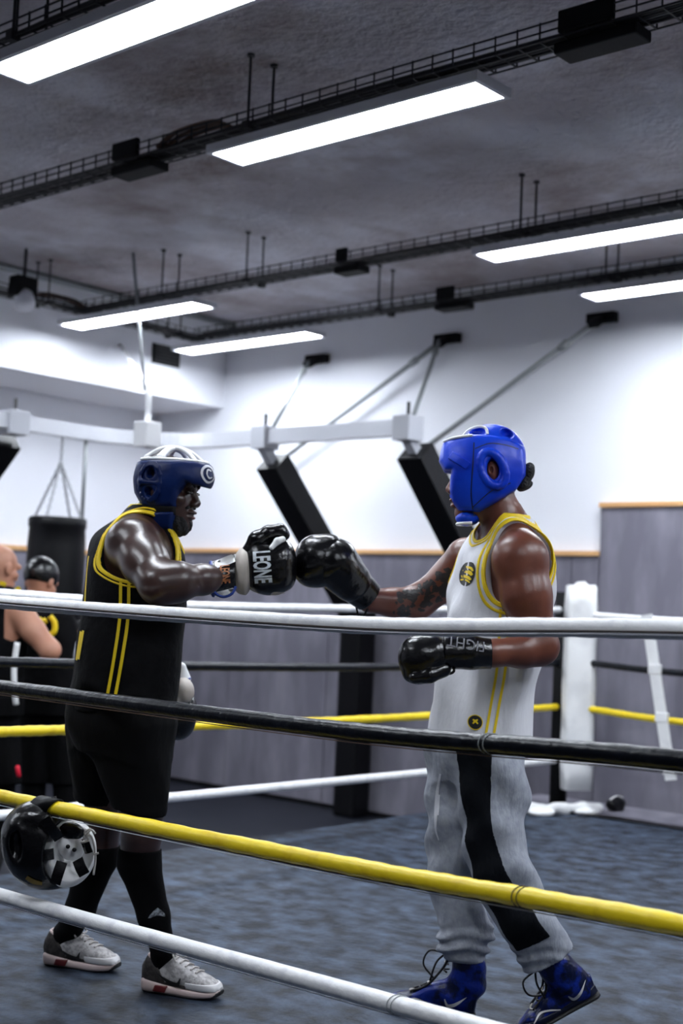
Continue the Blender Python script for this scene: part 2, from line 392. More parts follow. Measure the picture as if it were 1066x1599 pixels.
BOT = dict(n=[(RX0, .345), (-3.503, .336), (-2.12, .351), (-1.25, .36), (RX1, .36)],
           w=[(RY0, .36), (3.3, .352), (4.2, .349), (5.78, .336), (RY1, .32)], f=[(RX0, .33), (-4.38, .335), (-3.81, .347), (-2, .34), (RX1, .34)])
rope_labels = ['white top rope of the boxing ring', 'black second rope of the boxing ring, just below the top white one',
               'bright yellow third rope of the boxing ring', 'white bottom rope of the boxing ring, closest to the canvas']
def rope(name, H, m, label, wave, seam_col):
    R = thing(name, (RX0, RY0, H['n'][0][1]), label, 'rope', 'four ring ropes')
    rad = .0215
    def side(pts, tagname):
        P = spline(pts, 60); rr = [rad*(1 + wave*math.sin(i*1.35)*.5 + wave*.5*math.sin(i*.37)) for i in range(len(P))]
        return MB().tube(P, rr, 14).build('rope_span', m, R, True), P
    near, P = side([(x, RY0, z) for x, z in H['n']], 'n')
    side([(RX0, y, z) for y, z in H['w']], 'w'); side([(x, RY1, z) for x, z in H['f']], 'f')
    side([(RX1, RY0, H['n'][-1][1]), (RX1, (RY0+RY1)/2, H['n'][-1][1]-.03), (RX1, RY1, H['f'][-1][1])], 'e')
    # stitched seam wandering along the near span
    off = {'t': -.2, 'b': -1.15, 'y': -1.2, 'o': -1.9}[seam_col]
    s = []
    for i, p in enumerate(P):
        a = off + .22*math.sin(i*.035 + off)
        s.append(np.array(p) + np.array((0, -math.cos(a), math.sin(a)))*(rad*1.0))
    for k in (0, 1):
        MB().tube([q + np.array((0, -.0005, -.006*k)) for q in s], .0014 if k else .0026, 5).build('seam', MT['seam'] if k == 0 else (MT['lamp_body'] if seam_col != 'b' else MT['cable_brown']), near, True)
    return R, near, P
ropes = {}
ropes['t'] = rope('ring_rope', TOP, MT['rope_white'], rope_labels[0], .05, 't')
ropes['b'] = rope('ring_rope', BLK, MT['rope_black'], rope_labels[1], .05, 'b')
ropes['y'] = rope('ring_rope', YEL, MT['rope_yellow'], rope_labels[2], .07, 'y')
ropes['o'] = rope('ring_rope', BOT, MT['rope_white'], rope_labels[3], .015, 'o')
# wrapping joints on the near spans
def joint(key, x, m):
    R, near, P = ropes[key]; z = np.interp(x, [p[0] for p in P], [p[2] for p in P])
    for k in (0, .012):
        MB().tube([np.array((x + k + .012*math.cos(t), RY0 + .0228*math.cos(t), z + .0228*math.sin(t))) for t in np.linspace(0, 2*math.pi, 20)], .0012, 5).build('wrap_edge', m, near, True)
joint('b', -1.72, MT['galv']); joint('y', -1.62, MT['seam']); joint('o', -1.95, MT['galv'])
# rope spacer strap on the far side
st = thing('rope_spacer', (-3.85, 7.53, .28), 'white strap tying the far ropes together right of the corner pad', 'strap')
MB().beam((-4.035, 7.53, 1.275), (-3.845, 7.53, .285), .072, .012, (0, 1, 0)).build('webbing', MT['white_vinyl'], st)
for z in (.945, .655, .345):
    xx = -4.035 + (1.275 - z)/(.99)*.19
    MB().box((xx-.042, 7.52, z-.03), (xx+.042, 7.545, z+.03), .004).build('loop', MT['white_vinyl'], st)
# corner posts
def post(x, y, pad_dir, label, pad_h=(.15, 1.43), shift=(0, 0)):
    T = thing('corner_post', (x, y, 0), label, 'ring post', 'ring corner posts')
    MB().tube([(x, y, 0), (x, y, 1.40)], .055, 16).build('post', MT['black_matte'], T, True)
    MB().box((x-.1, y-.1, -.002), (x+.1, y+.1, .014), .003).build('foot_plate', MT['black_matte'], T)
    d = np.array((*pad_dir, 0.0)); d /= np.linalg.norm(d); s = np.array((-d[1], d[0], 0))
    c = np.array((x, y, 0)) + d*.115 + np.array(shift + (0,))
    bm = bmesh.new(); bmesh.ops.create_cube(bm, size=1)
    bmesh.ops.subdivide_edges(bm, edges=bm.edges[:], cuts=9, use_grid_fill=True)
    for w in bm.verts:
        q = w.co.copy(); a, b, z = q.x*2, q.y*2, q.z*2
        rx = (1 - .25*abs(b)**4); z3 = (z+1)/2
        p = c + s*a*.098*(1 - .06*abs(z)**6) + d*b*.06*(1-.3*abs(a)**4) + UP*(pad_h[0] + (pad_h[1]-pad_h[0])*z3 + (.03*(1-a*a) + .012*math.sin(a*7+2))*(z > .8)) + d*.008*math.sin(z*9 + a*2)
        w.co = Vector(p)
    me = bpy.data.meshes.new('corner_pad'); bm.to_mesh(me); bm.free()
    link('corner_pad', me, MT['white_vinyl'], T, True)
post(RX0, RY1, (.75, -.65), 'black far corner post with tall white vinyl pad behind the boxer in white', shift=(.06, .05))
post(RX0, RY0, (1, 1), 'ring corner post outside the picture at the left')
post(RX1, RY0, (-1, 1), 'ring corner post outside the picture at the near right')
post(RX1, RY1, (-1, -1), 'ring corner post outside the picture at the far right')
# ================================================================= smooth solid modelling (signed distance fields -> mesh)
f32 = np.float32
def nrm(v): v = np.array(v, float); return v/np.linalg.norm(v)
def smin(a, b, k):
    if k <= 0: return np.minimum(a, b)
    h = np.clip(.5 + .5*(b-a)/k, 0, 1); return b + (a-b)*h - k*h*(1-h)
def smax(a, b, k): return -smin(-a, -b, k)
def union(k, *fs):
    def g(P):
        d = fs[0](P)
        for f in fs[1:]: d = smin(d, f(P), k)
        return d
    return g
def cut(f, *gs, k=.006):
    def h(P):
        d = f(P)
        for g in gs: d = smax(d, -g(P), k)
        return d
    return h
def inter(f, *gs, k=.0):
    def h(P):
        d = f(P)
        for g in gs: d = smax(d, g(P), k) if k else np.maximum(d, g(P))
        return d
    return h
def grow(f, r): return lambda P: f(P) - r
def cap(a, b, ra, rb=None):
    a = np.array(a, f32); b = np.array(b, f32); rb = ra if rb is None else rb
    ab = b-a; L = float(ab @ ab) + 1e-12
    def g(P):
        q = P-a; h = np.clip((q @ ab)/L, 0, 1)
        return np.linalg.norm(q - h[:, None]*ab, axis=1) - (ra + (rb-ra)*h)
    return g
def chainc(pts, rs, k=.02):
    """smooth chain of tapered capsules"""
    return union(k, *[cap(pts[i], pts[i+1], rs[i], rs[i+1]) for i in range(len(pts)-1)])
def ell(c, r, A=None):
    c = np.array(c, f32); r = np.array(r, f32); A = np.eye(3, dtype=f32) if A is None else np.array(A, f32)
    def g(P):
        q = (P-c) @ A.T; k0 = np.linalg.norm(q/r, axis=1); k1 = np.linalg.norm(q/(r*r), axis=1) + 1e-9
        return k0*(k0-1)/k1
    return g
def rbox(c, h, A=None, r=.01):
    c = np.array(c, f32); h = np.array(h, f32) - r; A = np.eye(3, dtype=f32) if A is None else np.array(A, f32)
    def g(P):
        q = np.abs((P-c) @ A.T) - h
        return np.linalg.norm(np.maximum(q, 0), axis=1) + np.minimum(q.max(axis=1), 0) - r
    return g
def half(p, n):
    """solid on the side the normal points away from"""
    p = np.array(p, f32); n = np.array(nrm(n), f32)
    return lambda P: (P-p) @ n
def ecyl(c, axis, u, ru, rv):
    """endless elliptic cylinder"""
    c = np.array(c, f32); ax = nrm(axis); u = nrm(np.array(u) - ax*(np.array(u) @ ax)); v = np.cross(ax, u)
    u = u.astype(f32); v = v.astype(f32); m = min(ru, rv)
    def g(P):
        q = P-c; return (np.sqrt((q @ u/ru)**2 + (q @ v/rv)**2) - 1)*m
    return g
def zloft(ang, st, p=2.0):
    """upright loft: stations (centre, half along facing, half across), bottom to top; ang = facing yaw (or list)"""
    st = sorted(st, key=lambda s: s[0][2])
    A = np.array([[s[0][2], s[0][0], s[0][1], s[1], s[2]] for s in st], float)
    fine = np.array(spline(list(A), 8)); z = fine[:, 0]
    F = np.array((math.cos(ang), math.sin(ang)), f32); S = np.array((-F[1], F[0]), f32)
    z0, z1 = z[0], z[-1]
    def g(P):
        cx = np.interp(P[:, 2], z, fine[:, 1]); cy = np.interp(P[:, 2], z, fine[:, 2])
        a = np.interp(P[:, 2], z, fine[:, 3]); b = np.interp(P[:, 2], z, fine[:, 4])
        dx = P[:, 0]-cx; dy = P[:, 1]-cy; u = (dx*F[0]+dy*F[1])/a; v = (dx*S[0]+dy*S[1])/b
        q = (np.abs(u)**p + np.abs(v)**p)**(1/p)
        d = (q-1)*np.minimum(a, b)
        return np.maximum(d, np.maximum(z0-P[:, 2], P[:, 2]-z1)).astype(f32)
    return g
def framed(f, o, A):
    """evaluate f in the local frame with origin o and axes = rows of A"""
    o = np.array(o, f32); A = np.array(A, f32)
    return lambda P: f((P-o) @ A.T)
def wrinkle(f, amp, comps):
    """comps: (direction, frequency, phase)"""
    cs = [(np.array(nrm(d), f32), w, p) for d, w, p in comps]
    def g(P):
        s = 0
        for d, w, p in cs: s = s + np.sin(P @ d*w + p + 1.3*np.sin(P[:, 2]*9 + p))
        return f(P) - amp*s
    return g

def polygonize(f, lo, hi, h):
    lo = np.array(lo, f32); hi = np.array(hi, f32); B = 6
    nb = np.maximum(1, np.ceil((hi-lo)/(h*B)).astype(int)); n = nb*B
    # coarse pass on blocks
    bc = [lo[i] + (np.arange(nb[i]) + .5)*h*B for i in range(3)]
    G = np.stack(np.meshgrid(*bc, indexing='ij'), -1).reshape(-1, 3).astype(f32)
    dc = f(G).reshape(nb); act = np.abs(dc) < h*B*1.75
    D = np.repeat(np.repeat(np.repeat(dc, B, 0), B, 1), B, 2)
    D = np.pad(D, ((0, 1),)*3, mode='edge').astype(f32)
    M = np.repeat(np.repeat(np.repeat(act, B, 0), B, 1), B, 2); M = np.pad(M, ((0, 1),)*3, mode='constant')
    for ax in range(3):
        M = M | np.roll(M, 1, axis=ax)
    ids = np.argwhere(M); pts = lo + ids.astype(f32)*h
    D[M] = np.concatenate([f(pts[i:i+200000]) for i in range(0, len(pts), 200000)]) if len(pts) else 0
    D[D == 0] = 1e-6
    s = D < 0
    corners = [(a, b, c) for a in (0, 1) for b in (0, 1) for c in (0, 1)]
    sl = lambda X, o: X[o[0]:X.shape[0]-1+o[0], o[1]:X.shape[1]-1+o[1], o[2]:X.shape[2]-1+o[2]]
    cnt = sum(sl(s, o).astype(np.int8) for o in corners)
    cells = np.argwhere((cnt > 0) & (cnt < 8))
    if len(cells) == 0: return np.zeros((0, 3)), []
    idx = -np.ones(np.array(D.shape)-1, np.int64); idx[tuple(cells.T)] = np.arange(len(cells))
    acc = np.zeros((len(cells), 3)); num = np.zeros(len(cells))
    for o in corners:
        for ax in range(3):
            if o[ax]: continue
            o2 = list(o); o2[ax] = 1
            da = D[cells[:, 0]+o[0], cells[:, 1]+o[1], cells[:, 2]+o[2]]; db = D[cells[:, 0]+o2[0], cells[:, 1]+o2[1], cells[:, 2]+o2[2]]
            k = (da < 0) != (db < 0); t = da/(da-db+1e-20)
            p = np.tile(np.array(o, float), (len(cells), 1)); p[:, ax] += t
            acc[k] += p[k]; num[k] += 1
    V = lo + (cells + acc/num[:, None])*h
    faces = []
    for ax in range(3):
        b, c = (ax+1) % 3, (ax+2) % 3
        s0 = [slice(None)]*3; s1 = [slice(None)]*3; s0[ax] = slice(0, -1); s1[ax] = slice(1, None)
        e = np.argwhere(s[tuple(s0)] != s[tuple(s1)])
        ok = (e[:, b] > 0) & (e[:, c] > 0) & (e[:, b] < D.shape[b]-1) & (e[:, c] < D.shape[c]-1); e = e[ok]
        if len(e) == 0: continue
        inside = s[tuple(e.T)]
        q = []
        for db, dc_ in ((-1, -1), (0, -1), (0, 0), (-1, 0)):
            w = e.copy(); w[:, b] += db; w[:, c] += dc_; q.append(idx[tuple(w.T)])
        q = np.stack(q, 1); q[~inside] = q[~inside][:, ::-1]; faces.append(q)
    Fq = np.concatenate(faces); Fq = Fq[(Fq >= 0).all(1)]
    # pull the vertices onto the surface
    V = V.astype(f32); e = f32(h*.3)
    for _ in range(2):
        d = f(V); g = np.stack([(f(V + np.eye(3, dtype=f32)[i]*e) - f(V - np.eye(3, dtype=f32)[i]*e))/(2*e) for i in range(3)], 1)
        gg = np.maximum((g*g).sum(1), .15)
        V = V - np.clip(d/gg, -h*.6, h*.6)[:, None]*g
    return V, Fq
def solid(name, f, lo, hi, h, material, parent=None, label=None):
    lo = np.array(lo, float); hi = np.array(hi, float)
    V, Fq = polygonize(f, np.minimum(lo, hi), np.maximum(lo, hi), h)
    me = bpy.data.meshes.new(name); me.from_pydata(V.tolist(), [], Fq.tolist() if len(Fq) else []); me.update()
    o = link(name, me, material, parent, True)
    if label: o['label'] = label
    return o
def around(pts, pad):
    A = np.array(pts, float); return A.min(0)-pad, A.max(0)+pad
def bvh(o):
    me = o.data
    return BVHTree.FromPolygons([v.co.copy() for v in me.vertices], [tuple(p.vertices) for p in me.polygons])
def decal(name, verts, faces, origin, xd, yd, ray, trees, off, material, parent, back=.3):
    """lay a flat print on a curved surface: drop its points along ray on to the surface"""
    xd = np.array(xd); yd = np.array(yd); ray = Vector(nrm(ray)); out = []
    trees = trees if isinstance(trees, (list, tuple)) else [trees]
    for v in verts:
        p = Vector(np.array(origin) + xd*v[0] + yd*v[1]) - ray*back; best = None
        for t in trees:
            h = t.ray_cast(p, ray, back*2.5)
            if h[0] is not None and (best is None or h[3] < best[1]): best = (h[0], h[3])
        out.append(best)
    ds = [b[1] for b in out if b]
    md = sum(ds)/len(ds) if ds else back
    V = []
    for v, b in zip(verts, out):
        dd = b[1] if b else md
        V.append(Vector(np.array(origin) + xd*v[0] + yd*v[1]) - ray*back + ray*(dd - off))
    me = bpy.data.meshes.new(name); me.from_pydata(V, [], faces); me.update()
    return link(name, me, material, parent)
def text_mesh(s, size, bold=0.0, outline=False, sp=1.0):
    cu = bpy.data.curves.new('lettering', 'FONT'); cu.body = s; cu.size = size; cu.align_x = 'CENTER'; cu.align_y = 'CENTER'
    cu.offset = bold; cu.space_character = sp; cu.resolution_u = 3
    if outline: cu.fill_mode = 'NONE' if False else 'BOTH'
    o = bpy.data.objects.new('lettering', cu); COL.objects.link(o)
    bpy.context.view_layer.update()
    me = bpy.data.meshes.new_from_object(o.evaluated_get(bpy.context.evaluated_depsgraph_get()))
    bpy.data.objects.remove(o)
    bm = bmesh.new(); bm.from_mesh(me); bmesh.ops.triangulate(bm, faces=bm.faces[:])
    for _ in range(4):
        long = [e for e in bm.edges if e.calc_length() > size*.16]
        if not long: break
        bmesh.ops.subdivide_edges(bm, edges=long, cuts=1); bmesh.ops.triangulate(bm, faces=bm.faces[:])
    V = [tuple(v.co) for v in bm.verts]; bm.verts.index_update(); Fc = [tuple(v.index for v in f.verts) for f in bm.faces]; bm.free()
    bpy.data.meshes.remove(me)
    return V, Fc
def disc_mesh(r, r0=0.0, n=24, rings=3, sx=1.0):
    V = []; Fc = []
    for i in range(rings+1):
        q = r0 + (r-r0)*i/rings
        V += [(q*math.cos(2*math.pi*k/n)*sx, q*math.sin(2*math.pi*k/n)) for k in range(n)]
    for i in range(rings):
        Fc += [(i*n+k, i*n+(k+1) % n, (i+1)*n+(k+1) % n, (i+1)*n+k) for k in range(n)]
    return V, Fc
def ribbon_mesh(pts, widths, n=8):
    """flat ribbon along 2-D points with widths"""
    P = spline([(a[0], a[1], w) for a, w in zip(pts, widths)], n); V = []; Fc = []
    for i, p in enumerate(P):
        q = P[min(i+1, len(P)-1)] - P[max(i-1, 0)]; t = q[:2]/np.linalg.norm(q[:2]); nn = np.array((-t[1], t[0]))
        V += [tuple(p[:2] + nn*p[2]/2), tuple(p[:2]), tuple(p[:2] - nn*p[2]/2)]
    for i in range(len(P)-1):
        for k in (0, 1): Fc.append((i*3+k, i*3+k+1, i*3+k+4, i*3+k+3))
    return V, Fc
# ================================================================= people: shared pieces
CA = np.stack([ROT[:, 0], ROT[:, 1], -ROT[:, 2]])          # right, up, away
def pe(u, v, d, ru, rv, rd, rot=0.0):
    """ellipsoid at a picture position; radii given in pixels at that depth, rot in degrees in the picture plane"""
    k = d/FPX; a = math.radians(rot); c, s = math.cos(a), math.sin(a)
    A = np.stack([CA[0]*c + CA[1]*s, -CA[0]*s + CA[1]*c, CA[2]])
    return ell(at(u, v, d), (ru*k, rv*k, rd*k), A)
def pc(*pts, k=.02):
    """chain of capsules through (u, v, depth, radius_px)"""
    return chainc([at(p[0], p[1], p[2]) for p in pts], [p[3]*p[2]/FPX for p in pts], k)
def poly2(pts, ax=(0, 2)):
    """signed distance to a polygon in two local coordinates"""
    Q = np.array(pts, f32); E = np.roll(Q, -1, 0) - Q
    def g(P):
        p = P[:, list(ax)]; d = np.full(len(p), 1e9, f32); sgn = np.ones(len(p), f32)
        for i in range(len(Q)):
            w = p - Q[i]; t = np.clip((w @ E[i])/(E[i] @ E[i]), 0, 1); b = w - t[:, None]*E[i]; d = np.minimum(d, (b*b).sum(1))
            j = (i+1) % len(Q); c1 = p[:, 1] >= Q[i, 1]; c2 = p[:, 1] < Q[j, 1]; c3 = E[i, 0]*w[:, 1] > E[i, 1]*w[:, 0]
            fl = (c1 & c2 & c3) | (~c1 & ~c2 & ~c3); sgn[fl] *= -1
        return sgn*np.sqrt(d)
    return g
def yawed(yaw, pitch=0.0, roll=0.0):
    """frame rows forward, left, up"""
    f = np.array((math.cos(yaw)*math.cos(pitch), math.sin(yaw)*math.cos(pitch), math.sin(pitch)))
    l = np.array((-math.sin(yaw), math.cos(yaw), 0)); u = np.cross(f, l)
    l2 = l*math.cos(roll) + u*math.sin(roll); return np.stack([f, l2, np.cross(f, l2)])
def head_shape(ears=True, full=1.0):
    skull = ell((-.012, 0, .028), (.100, .077, .094)); jaw = ell((.026, 0, -.052), (.066*full, .060*full, .074))
    f = union(.035, skull, jaw, ell((.070, 0, -.106), (.024, .028, .020)))
    f = union(.016, f, cap((.082, -.040, .030), (.082, .040, .030), .016), ell((.052, .052, -.022), (.028, .024, .022)), ell((.052, -.052, -.022), (.028, .024, .022)))
    f = cut(f, ell((.106, .034, .006), (.020, .021, .013)), ell((.106, -.034, .006), (.020, .021, .013)), k=.012)
    f = union(.012, f, cap((.088, 0, .014), (.108, 0, -.026), .009, .0135), ell((.100, .014, -.034), (.013, .010, .009)), ell((.100, -.014, -.034), (.013, .010, .009)))
    f = union(.006, f, ell((.092, 0, -.060), (.019, .026, .0085)), ell((.090, 0, -.077), (.018, .023, .0095)))
    f = cut(f, ell((.112, 0, -.0685), (.016, .024, .0022)), k=.004)
    if ears: f = union(.008, f, ell((-.008, .080, -.005), (.020, .010, .033)), ell((-.008, -.080, -.005), (.020, .010, .033)))
    return f
def person_body(name, parts, boxes, material, parent):
    """one mesh out of several regions of the same solid: boxes = (lo, hi, cell)"""
    VV = []; FF = []; n = 0
    for lo, hi, h in boxes:
        V, F = polygonize(parts, np.minimum(lo, hi), np.maximum(lo, hi), h)
        VV += V.tolist(); FF += (np.array(F) + n).tolist(); n += len(V)
    me = bpy.data.meshes.new(name); me.from_pydata(VV, [], FF); me.update()
    return link(name, me, material, parent, True)

MT['skin1'] = mat('dark_brown_skin', (0.026, 0.0105, 0.0085), 0.33, noise=(14, (0.045, 0.019, 0.015), 0.35, 0.7), bump=(180, 0.12, 0.002), spec=0.6)
MT['skin2'] = mat('brown_skin', (0.105, 0.030, 0.018), 0.36, noise=(14, (0.165, 0.052, 0.030), 0.35, 0.7), bump=(180, 0.12, 0.002), spec=0.55)
MT['skin3'] = mat('tanned_skin', (0.44, 0.20, 0.125), 0.5, noise=(9, (0.50, 0.25, 0.165), 0.4, 0.7))
MT['ink'] = mat('tattoo_ink', (0.02, 0.016, 0.016), 0.45)
MT['lip'] = mat('lip', (0.16, 0.055, 0.05), 0.35)
MT['eye'] = mat('eye', (0.02, 0.015, 0.013), 0.15)
MT['hair'] = mat('black_hair', (0.006, 0.006, 0.007), 0.7, bump=(160, 1.0, 0.01))
MT['navy'] = mat('navy_leather', (0.001, 0.008, 0.060), 0.4, noise=(9, (0.003, 0.018, 0.10), 0.4, 0.7), bump=(30, 0.25, 0.008), spec=.22)
MT['blue'] = mat('bright_blue_leather', (0.002, 0.032, 0.50), 0.36, noise=(8, (0.004, 0.06, 0.66), 0.4, 0.7), bump=(30, 0.25, 0.008), spec=.3)
MT['white_leather'] = mat('white_leather', (0.80, 0.80, 0.80), 0.38)
MT['jersey_black'] = mat('black_mesh_jersey', (0.0022, 0.0022, 0.003), 0.8, bump=(16, 0.5, 0.02), noise=(12, (0.004, 0.004, 0.005), .4, .7), spec=.12)
MT['jersey_white'] = mat('white_mesh_jersey', (0.66, 0.66, 0.70), 0.75, bump=((16, 16, 5), 0.5, 0.02), sheen=.1)
MT['yellow_trim'] = mat('yellow_trim', (0.80, 0.57, 0.006), 0.6)
MT['shorts'] = mat('black_shorts', (0.002, 0.002, 0.0026), 0.8, bump=((14, 14, 6), 0.5, 0.02), spec=.12)
MT['sock'] = mat('black_sock', (0.0025, 0.0025, 0.003), 0.9, bump=(90, 0.3, 0.004), spec=.1)
MT['print_grey'] = mat('grey_print', (0.25, 0.27, 0.30), 0.7, noise=(120, (0.06, 0.065, 0.075), .45, .6))
MT['glove_black'] = mat('black_glove_leather', (0.0018, 0.0018, 0.0026), 0.24, bump=(26, 0.35, 0.012))
MT['glove_cream'] = mat('cream_glove_leather', (0.52, 0.47, 0.42), 0.5, bump=(26, 0.4, 0.01), noise=(14, (0.40, 0.36, 0.32), .45, .7))
MT['silver_print'] = mat('silver_print', (0.62, 0.66, 0.70), 0.4, noise=(70, (0.40, 0.44, 0.48), .5, .7))
MT['orange_print'] = mat('orange_print', (0.42, 0.15, 0.05), 0.5, noise=(60, (0.25, 0.08, 0.03), .45, .7))
MT['blue_edge'] = mat('blue_binding', (0.01, 0.04, 0.25), 0.5)
MT['grey_print'] = mat('grey_outline_print', (0.13, 0.13, 0.15), 0.6)
MT['shoe_white'] = mat('shoe_white_mesh', (0.46, 0.44, 0.44), 0.55, noise=(70, (0.25, 0.24, 0.24), .42, .6), bump=(120, .4, .003))
MT['shoe_leather'] = mat('shoe_silver_leather', (0.62, 0.61, 0.62), 0.3)
MT['shoe_dark'] = mat('shoe_dark_mesh', (0.022, 0.018, 0.017), 0.7, noise=(60, (0.05, 0.043, 0.04), .42, .6))
MT['sole'] = mat('shoe_pinkish_sole', (0.58, 0.46, 0.44), 0.5)
MT['sole_red'] = mat('shoe_red_insert', (0.12, 0.015, 0.018), 0.4)
MT['outsole'] = mat('black_outsole', (0.008, 0.008, 0.009), 0.6)
MT['lace'] = mat('pale_lace', (0.50, 0.47, 0.45), 0.8)
MT['sweat'] = mat('grey_sweatpants', (0.34, 0.36, 0.41), 0.9, noise=(40, (0.27, 0.29, 0.34), .4, .65), bump=((20, 20, 9), 0.6, 0.02))
MT['sweat_black'] = mat('black_side_panel', (0.0025, 0.0035, 0.006), 0.85, bump=((20, 20, 9), 0.5, 0.02), spec=.15)
MT['boot'] = mat('blue_boot_leather', (0.002, 0.016, 0.20), 0.3, bump=(34, 0.6, 0.01), noise=(24, (0.001, 0.004, 0.03), .44, .56), spec=.35)
MT['boot_dark'] = mat('boot_dark_trim', (0.003, 0.006, 0.025), 0.45)

SWOOSH = [(-.045, .012), (-.034, -.010), (-.014, -.011), (.012, .000), (.048, .020)], [.003, .014, .017, .010, .001]

def sneaker(o, fwd, parent, near_sign, scale=1.0):
    """low running shoe standing on the ground: o = heel, local x forward, y left, z up"""
    A = np.stack([nrm(fwd), np.cross(UP, nrm(fwd)), UP]); o = np.array(o)
    xl = lambda st, p=2.4: (lambda g: (lambda P: g(P[:, ::-1])))(zloft(0.0, [((zc, 0, x), hz, hy) for x, zc, hz, hy in st], p))
    up_ = xl([(.0, .062, .030, .022), (.02, .072, .052, .033), (.06, .074, .060, .036), (.10, .072, .056, .037), (.14, .062, .046, .040), (.19, .050, .034, .044), (.235, .042, .024, .041), (.265, .036, .014, .028), (.274, .034, .006, .012)])
    hole = union(.01, cap((.045, 0, .13), (.065, 0, .085), .030, .026), cap((.075, 0, .14), (.085, 0, .10), .024, .02))
    upper = cut(up_, hole, half((0, 0, .026), (0, 0, 1)), k=.006)
    sole = xl([(-.008, .026, .012, .016), (.01, .024, .024, .036), (.06, .021, .021, .040), (.12, .017, .016, .038), (.19, .017, .0155, .047), (.24, .020, .014, .043), (.268, .024, .011, .030), (.28, .027, .006, .014)], 3.2)
    outs = inter(grow(sole, .0015), lambda P: P[:, 2] - (.006 + .10*np.maximum(P[:, 0]-.235, 0) + .9*np.maximum(P[:, 0]-.252, 0)))
    T = lambda f: framed(lambda P: f(P/f32(scale))*f32(scale), o, A)
    W = lambda p: o + A.T @ (np.array(p)*scale)
    lo, hi = around([W((a, b, c)) for a in (-.02, .30) for b in (-.06, .06) for c in (-.01, .15)], .01)
    s = thing_part = solid('shoe', T(upper), lo, hi, .0035, MT['shoe_white'], parent)
    solid('sole', T(sole), lo, hi, .0035, MT['sole'], s)
    solid('outsole', T(outs), lo, hi, .0035, MT['outsole'], s)
    quarter = inter(grow(up_, .0025), lambda P: P[:, 0]-.085+.55*(P[:, 2]-.05), lambda P: .030-P[:, 2], lambda P: -hole(P)+.001)
    solid('heel_quarter', T(quarter), lo, hi, .0035, MT['shoe_dark'], s)
    foxing = inter(grow(up_, .002), lambda P: np.abs(P[:, 2]-.036-.02*np.maximum(.1-P[:, 0], 0))-.006, lambda P: P[:, 0]-.2, lambda P: .05-P[:, 0])
    solid('side_band', T(foxing), lo, hi, .003, MT['shoe_dark'], s)
    insert = inter(grow(sole, .002), lambda P: np.abs(P[:, 0]-.075-.4*(P[:, 2]-.02))-.022, lambda P: np.abs(P[:, 2]-.020)-.011)
    solid('midsole_insert', T(insert), lo, hi, .003, MT['sole_red'], s)
    toe = inter(grow(up_, .003), lambda P: .205-P[:, 0]-.9*np.abs(P[:, 1]) + .0*P[:, 2], lambda P: P[:, 2]-.052, lambda P: .03-P[:, 2])
    solid('toe_cap', T(toe), lo, hi, .003, MT['shoe_leather'], s)
    collar = inter(grow(up_, .003), lambda P: np.abs(hole(P)-.004)-.004)
    solid('collar', T(collar), lo, hi, .003, MT['sole'], s)
    tong = union(.008, cap((.098, 0, .118), (.125, 0, .100), .014, .015))
    solid('tongue', T(lambda P: tong(P*np.array((1, .8, 1), f32))), lo, hi, .0035, MT['shoe_white'], s)
    tr = bvh(s)
    def top(x, y):
        h = tr.ray_cast(Vector(W((x, y, .3))), Vector((0, 0, -1)), .5); return np.array(h[0]) + UP*.003 if h[0] is not None else W((x, y, .1))
    for i in range(5):
        x = .118 + i*.019; a, b = top(x, -.024), top(x+.008, .024)
        c = (a+b)/2; c[2] = max(a[2], b[2], top(x+.004, 0)[2]) + .002
        MB().tube(spline([a, c, b], 5), .0032*scale, 6).build('lace', MT['lace'], s, True)
    for sg in (-1, 1):
        k = W((.112, 0, .118)); MB().tube(spline([k, W((.112, sg*.03, .135)), W((.128, sg*.042, .115)), W((.12, sg*.02, .112)), k], 6), .0028*scale, 6).build('lace', MT['lace'], s, True)
    # check-shaped side mark
    V, F = ribbon_mesh(SWOOSH[0], SWOOSH[1])
    decal('side_mark', [(-v[0]*scale, v[1]*scale) for v in V], F, W((.105, 0, .052)), A[0]*1.0, UP, -A[1]*near_sign, bvh(s), .004, MT['outsole'], s)
    return s

